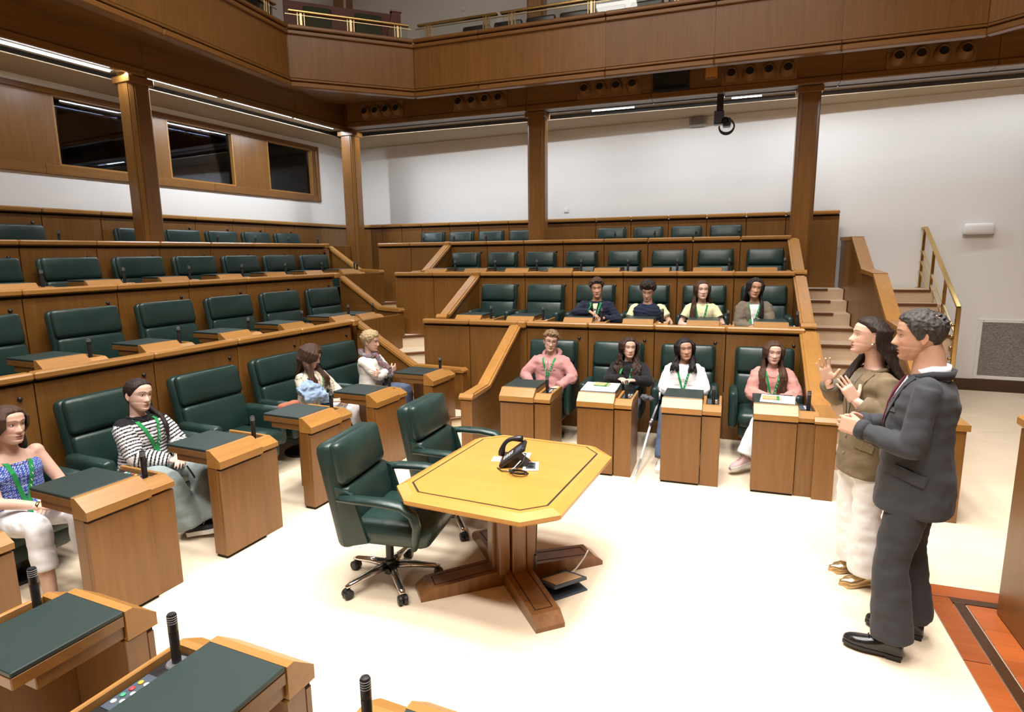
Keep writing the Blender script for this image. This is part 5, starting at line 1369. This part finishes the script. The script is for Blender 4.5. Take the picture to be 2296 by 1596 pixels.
# ---------------------------------------------------------------- seated poses
KN = [(-.12, -.42, .44), (.12, -.42, .44)]; AN = [(-.12, -.46, .085), (.12, -.46, .085)]
LAP = dict(hr=dict(w=(-.06, -.27, .53), d=(.7, -.6, -.25), n=(.2, .1, -1)), hl=dict(w=(.06, -.27, .54), d=(-.7, -.6, -.25), n=(-.2, .1, -1)))
def seat(**k): d = dict(knees=KN, ankles=AN); d.update(LAP); d.update(k); return d
FAIR, TAN, PALE = (.62, .39, .30), (.50, .285, .19), (.66, .44, .36)
def stripes(co, J):
    d = 9; u = 0
    A = J['hip']; ax = J['ax']; t = (co-A).dot(ax); r_ = ((co-A)-ax*t).length; best = r_-.10; u = t
    for s in (-1, 1):
        E, W, _ = J['arms'][s]
        for p, q in ((J['sh'][s], E), (E, W)):
            dd = q-p; t = max(0, min(1, (co-p).dot(dd)/dd.length_squared)); dist = (co-(p+dd*t)).length
            if dist < .085 and dist < best+.03: best = dist-.03; u = t*dd.length+(.0 if p == J['sh'][s] else .27)
    ph = (u/.026) % 1
    if (J['N']-co).dot(ax) < .035: return (.014, .014, .017)
    return (.72, .71, .72) if ph < .56 else (.016, .016, .020)
def spots(co, J):
    f = 62; a, b = (co.x*f+co.z*f) % 1, (co.x*f-co.z*f) % 1
    return (.55, .62, .80) if math.hypot(a-.5, b-.5) < .27 else (.035, .075, .36)
def crochet(co, J):
    a = abs((co.z*14+.35*math.sin(co.x*20)) % 1-.5); b = abs((co.x*11+.5) % 1-.5)
    hole = (a < .06 and (co.x*90 % 1) < .5) or (b < .05 and (co.z*90 % 1) < .5)
    return (.16, .12, .08) if hole else (.66, .58, .47)
def quilt(me, J):
    ns = [v.normal.copy() for v in me.vertices]
    for v, nv in zip(me.vertices, ns):
        z = (v.co-J['hip']).dot(J['ax']); w_ = abs(((z+.02*math.sin(v.co.x*14))/.045) % 1-.5)*2
        v.co = v.co+nv*(.008*(1-w_**3)-.003)
LN = lambda **k: dict(dict(low=.30), **k)
def ML_(X, y, s, z=.06): return T(X, y, z) @ RZ(90) @ Matrix.Scale(s, 4)
def MR_(a, b, z, s=1, rz=0): return MR @ T(a, b, z) @ RZ(rz) @ Matrix.Scale(s, 4)
# ---- left block
person('young person in a blue spotted one-shoulder top at the extreme left', ML_(-4.40, 2.07, 0.98), seat(drop=.062, hipz=.40, lean=2, head=(12, 0, 4), skin=FAIR, bare=1, shoulders_bare=1,
    hr=dict(w=(-.02, -.30, .52), d=(.8, -.5, -.2), n=(.3, 0, -1)), hl=dict(w=(.07, -.27, .54), d=(-.8, -.5, -.2), n=(-.3, 0, -1)),
    top=dict(mat='pattern_fabric', name='spotted_top', sleeve=.3, one=1, fold=.004, paint=spots, fit=.008, vox=.006, tab=[(-.05, .172, .12, .13), (.05, .17, .12, .12), (.15, .152, .105, .10), (.24, .15, .108, .10), (.31, .156, .118, .10), (.36, .150, .10, .095), (.385, .13, .085, .085)]),
    bottom=dict(mat='f_white', len=.62, flare=1.15, name='cropped_trousers'), ankles=[(-.14, -.50, .085), (.12, -.47, .085)], shoe='white',
    hair=dict(mat='h_brown', style='long', thick=.010, part=0.0, len=.30, n=16, fronts=(0, 0), vol=.7, r=.012, seed=3), face=dict(brow=(.05, .03, .02), gaze=.4), lanyard=LN(low=.36, w=.013), extra=[lambda R: watch(R, -1, 'gold'), necklace]))
person('young person in a black and white striped jumper in the left front row', ML_(-4.42, 2.94, 0.98), seat(drop=.062, hipz=.40, lean=2, head=(4, 2, 6), skin=PALE,
    hr=dict(w=(-.0, -.30, .52), d=(.8, -.55, -.1), n=(.3, 0, -1)), hl=dict(w=(.09, -.30, .54), d=(-.6, -.7, -.3), n=(-.3, 0, -1)),
    top=dict(mat='pattern_fabric', name='striped_jumper', fold=.007, paint=stripes, fit=.020, sr=1.15, vox=.0065, it=9), bottom=dict(mat='f_sage', flare=1.75, fit=.022, len=.98), knees=[(-.12, -.42, .43), (.13, -.42, .43)], ankles=[(-.02, -.50, .10), (.10, -.60, .12)],
    feet=[(.5, -.9, .15), (.5, -.9, .3)], shoe='sneaker', hair=dict(mat='h_dark', style='short', n=0, thick=.0075, part=0.0, front=.082, ponytail=[(.11, .0, .03), (.135, -.08, -.03), (.135, -.13, -.10), (.13, -.14, -.19), (.12, -.14, -.24)], seed=4),
    face=dict(brow=(.03, .02, .015), gaze=.5), lanyard=LN(low=.27, x=.03, w=.014), extra=[lambda R: panel_on(R, 'f_black', 'neck_band', [R['N']+V((.065*math.sin(a), -.065*math.cos(a), -.01-.03*max(0, math.cos(a)))) for a in [2*PI*k/20 for k in range(21)]], .018, .002, .006)]))
person('person in a cream crochet top holding a denim jacket, looking down', ML_(-4.42, 4.82, 0.98), seat(drop=.062, hipz=.40, lean=4, head=(28, 24, 0), skin=FAIR,
    hr=dict(w=(-.05, -.28, .56), d=(.8, -.5, -.1), n=(.3, 0, -1)), hl=dict(w=(.10, -.32, .58), d=(-.6, -.7, -.3), n=(-.3, 0, -1)),
    top=dict(mat='pattern_fabric', name='crochet_top', paint=crochet, fit=.014, vox=.0065, fold=.005), bottom=dict(mat='f_white', flare=1.5, fit=.018), shoe='white', ankles=[(-.10, -.50, .085), (.16, -.62, .085)],
    hair=dict(mat='h_brown', style='long', thick=.013, len=.33, n=22, fringe=13, fl=.05, wave=.010, wf=9, seed=6, front=.085), face=dict(eyeopen=.5), lanyard=LN(low=.25), extra=[lambda R: panel_on(R, 'f_grey', 'bag_strap', [R['N']+V((-.115, .06, -.06)), R['N']+V((-.115, -.01, -.01)), chest(R, -.115, .07), chest(R, -.11, .14), chest(R, -.10, .21), chest(R, -.09, .28)], .016)]))
def scarf(R):
    N = R['N']; mb = MB(); pts = [N+V((.088*math.sin(a), -.085*math.cos(a)+.01, .028+.022*math.sin(a*2+.6)-.03*max(0, math.cos(a)))) for a in [2*PI*k/24 for k in range(25)]]
    mb.tube(pts, [.034+.006*math.sin(k*2) for k in range(25)], 12, None, [.038]*25, up=(0, 0, 1))
    mb.tube([N+V((.01, -.10, .0)), chest(R, .015, .08)+V((0, -.025, 0)), chest(R, .03, .16)+V((0, -.028, 0)), chest(R, .035, .25)+V((0, -.022, 0))], [.035, .04, .045, .05], 12, None, [.03, .024, .02, .012])
    me = remesh(mb, .0075, 3, .5, .010, 26, 5)
    cs = [(.16, .20, .26), (.28, .33, .38), (.30, .10, .10), (.10, .12, .16), (.22, .17, .16), (.12, .26, .36)]
    colour(me, [cs[int((mnoise.noise(v.co*38)+mnoise.noise(v.co*90)*.5+1)*3.2) % 6] for v in me.vertices]); finish('scarf', me, 'pattern_fabric', R['root'])
person('grey-blond person with a patterned scarf and white cardigan, arms crossed', ML_(-4.42, 5.83, 0.98), seat(drop=.062, hipz=.41, lean=3, head=(14, 6, 0), skin=FAIR,
    hr=dict(w=(.12, -.21, .66), d=(.9, .0, .2), n=(0, 1, 0), pole=(-.9, -.3, -.6)), hl=dict(w=(-.09, -.20, .64), d=(-.9, .1, .3), n=(0, 1, 0), pole=(.9, -.3, -.6)), top=dict(mat='f_offwhite', name='cardigan', fit=.014, fold=.007), bottom=dict(mat='f_denim'), shoe='white',
    hair=dict(mat='h_blond', style='short', thick=.018, topb=.3, n=40, len=.03, fringe=12, fl=.030, seed=7, rough=.05, back=-.07, side=-.02, sm=5), face=dict(brow=(.25, .16, .10), eyeopen=.8), extra=[scarf, lambda R: watch(R, -1, 'steel')]))
# ---- far block, front row
B1 = 6.42
def scribble(R):
    pts = [chest(R, -.075+.0165*k+.006*math.sin(k*2.2), .165-.012*math.sin(k*1.9)-.002*k)+V((0, -.006, 0)) for k in range(11)]
    MB().tube(pts, .0022, 5).build('embroidery', 'f_black', R['top'])
    MB().tube([chest(R, .03+.012*k+.004*math.sin(k*2.2), .155-.010*math.sin(k*1.9)-.002*k)+V((0, -.006, 0)) for k in range(7)], .0018, 5).build('embroidery', 'f_offwhite', R['top'])
person('young person with glasses in a pink hoodie in the far front row', MR_(-1.83, B1, .135, 0.928), seat(drop=.15, sex='m', hipz=.43, lean=6, head=(20, 2, 8), skin=FAIR,
    hr=dict(w=(-.16, -.22, .52), d=(.5, -.8, -.2), pole=(-1, .2, -.2)), hl=dict(w=(.17, -.25, .55), d=(-.5, -.8, -.2), pole=(1, .3, -.3)),
    sw=.158, top=dict(mat='f_pink', name='hoodie', fit=.020, sr=1.1, fold=.010, ff=9, cuff='f_pink'), bottom=dict(mat='f_lightgrey', fit=.02, flare=1.3), ankles=[(-.30, -.50, .085), (.12, -.46, .085)], knees=[(-.22, -.42, .44), (.12, -.42, .44)], shoe='white',
    hair=dict(mat='h_sandy', style='short', thick=.016, topb=.5, n=80, len=.03, fringe=13, fl=.034, seed=8, side=.005, back=-.05), face=dict(brow=(.09, .055, .03), gaze=.2), lanyard=LN(low=.23, w=.011), extra=[lambda R: hood(R, 'f_pink'), glasses, scribble]))
person('young person with long dark curls in a black hoodie', MR_(-.96, B1, .135, 0.892), seat(drop=.15, hipz=.43, lean=6, head=(22, -2, 2), skin=FAIR, hr=dict(w=(-.04, -.33, .73), d=(.5, -.8, .05), n=(.2, 0, -1)), hl=dict(w=(.12, -.33, .72), d=(-.6, -.7, .1), n=(-.2, 0, -1)),
    top=dict(mat='f_black', name='hoodie', fit=.018, sr=1.15, fold=.008, cuff='f_black'), bottom=dict(mat='f_denim'), shoe='white',
    hair=dict(mat='h_curly', style='long', thick=.014, part=0.0, len=.36, n=30, wave=.016, wf=22, vol=1.5, fan=1.4, r=.0125, seed=9), face=dict(brow=(.02, .013, .01), gaze=.5), lanyard=LN(low=.30, w=.012)))
def jacket_white(R):
    collar_ring(R, 'f_white', 'collar', .074, .04, gap=60, flare=1.3)
    for s in (-1, 1):
        panel_on(R, 'f_white', 'pocket_flap', [chest(R, s*.045, .205), chest(R, s*.075, .21), chest(R, s*.105, .205)], .014)
        dot_on(R, chest(R, s*.075, .21), 'steel', 'button', .005)
    for k in range(3): dot_on(R, chest(R, .006, .07+.085*k), 'steel', 'button', .005)
    panel_on(R, 'f_white', 'button_placket', [chest(R, 0, .05+.05*k) for k in range(6)], .014, .002, .003)
person('young person with long black hair in a white jacket beside the crutch', MR_(-.38, B1, .135, 0.910), seat(drop=.15, hipz=.42, lean=5, head=(14, -2, -6), skin=TAN, hr=dict(w=(-.06, -.26, .56), d=(.6, -.7, -.1)), hl=dict(w=(.08, -.26, .56), d=(-.6, -.7, -.1)),
    top=dict(mat='f_white', name='jacket', fit=.022, sr=1.2, fold=.007), bottom=dict(mat='f_denim', flare=1.3), ankles=[(-.16, -.72, .085), (.10, -.46, .085)], knees=[(-.15, -.44, .44), (.12, -.42, .44)], shoe='white',
    hair=dict(mat='h_black', style='long', thick=.013, part=-.012, len=.24, n=26, wave=.010, wf=9, vol=1.25, seed=10), face=dict(brow=(.015, .01, .01), gaze=.5, hw=1.02), lanyard=LN(low=.29, w=.011), extra=[jacket_white]))
person('young person with very long brown hair in a dusty pink jumper', MR_(.47, B1, .135, 0.910), seat(drop=.15, hipz=.42, lean=5, head=(6, 2, 2), skin=PALE, hr=dict(w=(-.05, -.26, .57), d=(.6, -.7, -.1)), hl=dict(w=(.09, -.26, .57), d=(-.6, -.7, -.1)),
    top=dict(mat='f_pink2', name='jumper', fit=.022, sr=1.2, fold=.009, cuff='f_pink2'), bottom=dict(mat='f_white', flare=1.5, fit=.018), knees=[(-.10, -.44, .46), (.16, -.38, .44)], ankles=[(-.26, -.62, .17), (.10, -.36, .085)], feet=[(-.75, -.6, -.2), (0, -1, 0)], shoe='pink',
    hair=dict(mat='h_auburn', style='long', thick=.011, part=0.004, len=.52, n=30, wave=.010, wf=8, vol=1.1, split=.75, fan=.9, seed=11), face=dict(brow=(.05, .03, .02), gaze=.4), lanyard=LN(low=.33, w=.011), extra=[lambda R: earring(R, -1, 'gold', .008), necklace]))
# ---- far block, second row
B2, Z2 = 7.52, TZ[1]+.14
person('young person in a navy padded jacket resting a hand on the desk', MR_(-1.53, B2, Z2, 0.902), seat(sex='m', legs=False, hipz=.45, lean=-2, head=(12, 2, -3), skin=TAN, hr=dict(w=(-.03, -.31, .77), d=(.75, -.45, -.35), n=(.1, -.3, -1), pole=(-1, -.2, -.3), curl=(10, 25, 35, 45), spread=6), hl=dict(w=(.14, -.26, .68), d=(-.5, -.8, -.1)),
    top=dict(mat='f_navy', name='padded_jacket', fit=.016, fold=.006, post=quilt), hair=dict(mat='h_brown', style='short', thick=.022, topb=.7, n=110, len=.03, fringe=9, fl=.02, seed=12, rough=.2, side=.0, back=-.05), face=dict(brow=(.03, .02, .015), gaze=.5, hw=.95),
    lanyard=LN(low=.28, w=.012), extra=[lambda R: collar_ring(R, 'f_navy', 'collar', .078, .045, gap=50, flare=1.12), lambda R: inner_shirt(R, 'f_yellow', .2, .035)]))
def short_sleeve(R, s, mat):
    E, W, _ = R['arms'][s]; S = R['sh'][s]; mb = MB(); ball(mb, S+V((-s*.01, 0, -.01)), .066); limb(mb, [S, S.lerp(E, .3), S.lerp(E, .62)], [.066, .064, .066]); finish('polo_sleeve', remesh(mb, .009, 4, .5, .004, 12, 4), mat, R['root'])
person('young person in a navy quilted vest over a pale polo, looking down', MR_(-.90, B2, Z2, 0.902), seat(sex='m', legs=False, hipz=.42, lean=-3, bare=1, head=(0, 20, 3), skin=FAIR, hr=dict(w=(-.10, -.27, .60), d=(.5, -.8, -.1)), hl=dict(w=(.16, -.27, .62), d=(-.3, -.9, -.1)),
    top=dict(mat='f_navy2', name='quilted_vest', fit=.024, sleeve=0, fold=.004, post=quilt, shr=.75), hair=dict(mat='h_dark', style='short', thick=.024, topb=.8, n=120, len=.035, fringe=13, fl=.045, seed=13, rough=.25, side=.0, back=-.05), face=dict(brow=(.02, .015, .01), eyeopen=.55, hw=.95),
    extra=[lambda R: collar_ring(R, 'f_navy2', 'collar', .080, .05, gap=24, flare=1.1), lambda R: [short_sleeve(R, s, 'f_yellow') for s in (-1, 1)], lambda R: [bands(R, 'f_navy', s, (.54, .585), .0675) for s in (-1, 1)]]))
person('young person with long brown hair in a pale yellow polo shirt', MR_(-.27, B2, Z2, 0.902), seat(legs=False, hipz=.44, lean=0, bare=1, head=(12, -2, 0), skin=PALE, hr=dict(w=(-.10, -.25, .60), d=(.5, -.8, -.1)), hl=dict(w=(.12, -.25, .60), d=(-.5, -.8, -.1)),
    top=dict(mat='f_yellow', name='polo_shirt', fit=.012, sleeve=.33, fold=.005), hair=dict(mat='h_brown', style='long', thick=.010, part=0.0, len=.42, n=24, wave=.005, fronts=(1, 0), seed=14, split=.5), face=dict(brow=(.04, .025, .018), gaze=.4), lanyard=LN(low=.36, w=.011),
    extra=[lambda R: polo_collar(R, 'f_yellow'), lambda R: [bands(R, 'f_navy', s, (.60, .64), .0665) for s in (-1, 1)], lambda R: earring(R, -1, 'steel', .004)]))
person('person with long black hair in a grey-brown blazer over a white shirt', MR_(.33, B2, Z2, 0.921), seat(legs=False, hipz=.45, lean=0, sidelean=-3, head=(8, 2, 8), skin=TAN, hr=dict(w=(-.02, -.26, .58), d=(.7, -.6, -.1)), hl=dict(w=(.0, -.28, .62), d=(-.6, -.7, -.1)),
    top=dict(mat='f_taupe', name='blazer', fit=.022, sr=1.15, fold=.008), hair=dict(mat='h_black', style='long', thick=.011, part=-.005, len=.52, n=26, wave=.004, fronts=(0, 1), fan=.45, seed=15, split=.5), face=dict(brow=(.015, .01, .01), gaze=.5, hw=.96), lanyard=LN(low=.34, x=-.02, w=.012),
    extra=[lambda R: inner_shirt(R, 'f_white', .34, .055), lambda R: lapels(R, 'f_taupe', .33, .05)]))
# ---------------------------------------------------------------- the two people standing
JM = [(-.15, .180, .165, .170), (-.05, .185, .165, .165), (.05, .180, .158, .145), (.15, .172, .150, .125), (.25, .178, .146, .130), (.33, .184, .136, .132), (.385, .172, .112, .118), (.415, .138, .085, .098), (.442, .092, .068, .078)]
JF = [(-.175, .172, .135, .150), (-.08, .172, .135, .155), (.02, .160, .125, .135), (.12, .148, .115, .105), (.22, .150, .120, .100), (.30, .156, .126, .105), (.37, .160, .115, .108), (.41, .145, .092, .098), (.438, .108, .070, .082), (.455, .078, .058, .066)]
def arm_pt(R, s, which, u):
    E, W, _ = R['arms'][s]; return (R['sh'][s].lerp(E, u) if which == 0 else E.lerp(W, u))
def suit(R):
    N = R['N']
    collar_ring(R, 'f_white', 'shirt_collar', .080, .055, gap=14, flare=1.03, dz=.010)
    collar_ring(R, 'f_suit', 'jacket_collar', .098, .042, gap=80, flare=1.10, dz=.0, thick=.014)
    inner_shirt(R, 'f_white', .26, .05); lapels(R, 'f_suit', .34, .05)
    mb = MB(); ribbon(mb, R['surf'], [chest(R, 0, .03+.045*k) for k in range(7)], [.020, .022, .026, .030, .034, .036, .034], .008, .006, 3); mb.build('tie', 'f_tie', R['root'])
    o = panel_on(R, 'f_suit', 'pocket_flap', [V((.20, -.12, 1.015)), V((.24, -.06, 1.0)), V((.25, .0, .985)), V((.24, .05, .975))], .028, .004, .006)
    panel_on(R, 'f_suit', 'breast_pocket', [chest(R, .07, .19), chest(R, .10, .186), chest(R, .125, .182)], .012, .002, .003)
    for s in (-1, 1):
        for k in range(3):
            p = arm_pt(R, s, 1, .70+.07*k)+V((s*.03, .03, -.035)); dot_on(R, p, 'black_plastic', 'cuff_button', .007)
    dot_on(R, chest(R, .0, .40), 'black_plastic', 'button', .009)
    panel_on(R, 'red_thread', 'buttonhole', [chest(R, .062, .135), chest(R, .074, .130)], .0012, .010, .001)
def blazer_w(R):
    collar_ring(R, 'f_khaki', 'jacket_collar', .086, .036, gap=90, flare=1.15, thick=.012); inner_shirt(R, 'f_taupe', .30, .045, 'blouse'); lapels(R, 'f_khaki', .36, .065)
    for k in range(2): dot_on(R, chest(R, .004, .42+.11*k), 'f_taupe', 'button', .009)
    panel_on(R, 'f_khaki', 'pocket_flap', [V((.11, -.18, .935)), V((.16, -.13, .93)), V((.20, -.07, .925))], .026, .004, .006)
    for s in (-1, 1):
        E, W, _ = R['arms'][s]; d = (W-E).normalized(); q = E.lerp(W, .80)
        MB().tube([q-d*.06, q-d*.03, q+d*.0], [.054, .057, .060], 18).build('rolled_cuff', 'f_khaki', R['top'], smooth=True)
        MB().tube([q-d*.01, q+d*.008], [.056, .054], 18).build('cuff_lining', 'f_taupe', R['top'], smooth=True)
    Mh = R['HM'][-1]; MB().lathe([(.0095, -.0015), (.0105, 0), (.0095, .0015)], 14, Mh @ T(.105, .01, .004) @ Matrix.Rotation(PI/2, 4, 'Y')).build('ring', 'gold', R['root'])
    E, W, _ = R['arms'][-1]; d = (W-E).normalized(); MB().tube([W-d*.004, W+d*.001], [.0275, .0275], 18).build('bracelet', 'gold', R['root'], smooth=True)
    earring(R, 1, 'pearl', .006)
person('person in a dark grey suit and maroon tie standing with hands together', MR @ T(.95, 3.42, 0) @ RZ(-105), dict(sex='m', hipz=.95, tl=.53, lean=1, sw=.176, nr=.068, hs=1.04, head=(4, 4, 0), headoff=(0, -.05, .180), ua=.30, fa=.25, hvox=.0035, hsz=1.08, skin=(.53, .30, .21),
    hl=dict(w=(.13, -.26, 1.185), d=(-.5, -.82, .0), n=(-.75, .5, -.25), pole=(.5, .9, -.6), curl=(38, 42, 46, 52), spread=2, thumb=(24, 18)), hr=dict(w=(-.10, -.27, 1.165), d=(.6, -.72, .05), n=(.7, .6, -.2), pole=(-.6, .8, -.5), curl=(35, 40, 45, 50), spread=2, thumb=(28, 15)),
    knees=[(-.115, .0, .52), (.125, -.07, .52)], ankles=[(-.118, .05, .094), (.144, -.034, .094)], feet=[(0, -1, 0), (.02, -1, 0)], shoe='oxford',
    top=dict(mat='f_suit', name='suit_jacket', tab=JM, fit=.010, sr=1.12, fold=.011, ff=7, vox=.009, it=4, cuff='f_suit'), bottom=dict(mat='f_suit2', pw=.88, fit=.022, flare=1.45, len=.97, fold=.006),
    hair=dict(mat='h_grey', style='short', thick=.009, topb=.35, n=100, len=.016, seed=21, front=.072, temple=.062, side=-.022, back=-.075, rough=.25, comb=.3, bald=(.012, .055, .030)), face=dict(brow=(.05, .04, .035), nose=1.15, stubble=1, hw=1.06, gaze=.2), extra=[suit]))
person('person with long dark hair in a khaki blazer gesturing with both hands', MR @ T(.86, 4.08, 0) @ RZ(-72), dict(hipz=.90, tl=.475, lean=0, sw=.142, hs=.93, head=(-12, -6, 0), headoff=(0, -.045, .192), ua=.255, fa=.22, hvox=.0034, hsz=.98, skin=(.62, .385, .29),
    hl=dict(w=(.125, -.165, 1.205), d=(-.18, -.55, .85), n=(-1, .0, -.1), pole=(.6, .6, -.7), curl=(8, 6, 8, 14), spread=3, thumb=(58, 12)), hr=dict(w=(-.155, -.19, 1.262), d=(-.02, -.34, .94), n=(1, -.1, 0), pole=(-.6, .5, -.7), curl=(14, 22, 8, 6), spread=8, thumb=(50, 20)),
    knees=[(-.10, -.02, .48), (.085, -.02, .48)], ankles=[(-.10, .05, .094), (.075, .03, .094)], feet=[(0, -1, -.12), (.0, -1, -.12)], shoe='pump',
    top=dict(mat='f_khaki', name='blazer', tab=JF, fit=.012, sr=1.12, sleeve=.88, fold=.009, ff=8, vox=.009, it=4), bottom=dict(mat='f_white', pw=.82, fit=.020, flare=1.75, len=.99, fold=.008),
    hair=dict(mat='h_dark', style='long', thick=.013, part=0.0, len=.36, n=34, wave=.006, wf=7, vol=1.0, a0=96, jy=.035, fronts=(1, 0), split=.4, fan=.6, seed=22, temple=.066, side=.022), face=dict(brow=(.025, .016, .012), nose=1.05, lip=(.42, .13, .12), gaze=-.2), extra=[blazer_w]))
# ---------------------------------------------------------------- belongings
def lump(name, label, cat, M, mat, blobs, fold=.02, vox=.010, ff=14, seed=1):
    mb = MB()
    for c, r in blobs: ball(mb, V(c), r)
    t = thing(name, label, cat, M); me = remesh(mb, vox, 3, .5, fold, ff, seed); finish('fabric', me, mat, t); return t
dj = thing('denim_jacket', 'light blue denim jacket bundled on the lap of the crochet top wearer', 'jacket', T(*on('L', 702, 888, 0, -4.20)) @ RZ(90))
mb = MB(); limb(mb, [V((-.10, .06, .03)), V((-.02, .02, .085)), V((.07, .0, .06)), V((.12, -.02, -.03)), V((.13, -.03, -.10))], [.055, .06, .055, .05, .045]); limb(mb, [V((-.09, .02, -.02)), V((.0, -.05, .02)), V((.08, -.07, -.02)), V((.17, -.06, -.07))], [.055, .06, .05, .042]); limb(mb, [V((-.08, .08, .06)), V((.03, .08, .10)), V((.10, .06, .04))], [.05, .055, .04])
finish('jacket_body', remesh(mb, .008, 2, .5, .020, 13, 4), 'f_denim_light', dj)
MB().tube([(.13, -.035, -.125), (.13, -.035, -.10)], [.042, .046], 14).build('cuff', 'f_denim', dj, smooth=True)
hb = thing('handbag', 'small rust-coloured bag on the seat beside the crochet top', 'bag', T(*on('L', 648, 912, 0, -4.30)) @ RZ(90))
mb = MB(); mb.rbox((0, 0, 0), (.24, .10, .10), .035, k=3); finish('bag_body', remesh(mb, .009, 3, .5, .006, 12, 2), 'f_rust', hb)
mb = MB(); mb.rbox((.05, -.02, -.03), (.2, .12, .05), .02, k=3); finish('bag_flap', remesh(mb, .008, 2, .5, .006, 14, 3), 'f_grey', hb)
t = lump('shoulder_bag', 'black bag hanging by the chair of the striped jumper wearer', 'bag', T(*on('L', 466, 1165, 0, -3.92)) @ RZ(90), 'f_black', [((0, 0, .0), .10), ((.0, .0, .11), .07), ((.05, .02, -.02), .09), ((.0, 0, .2), .03)], .012)
MB().tube([(0, 0, .2), (-.03, .02, .30), (-.07, .03, .40), (-.09, .05, .46)], .006, 6).build('strap', 'f_black', t, smooth=True)
lump('grey_scarf', 'crumpled grey scarf by the black hoodie wearer', 'scarf', MR @ T(-.70, 5.84, .67), 'f_grey', [((0, 0, 0), .035), ((.05, .02, -.01), .03), ((-.03, .03, .0), .03)], .010, .007, 24)
bpy.data.scenes.remove(WORKSC)
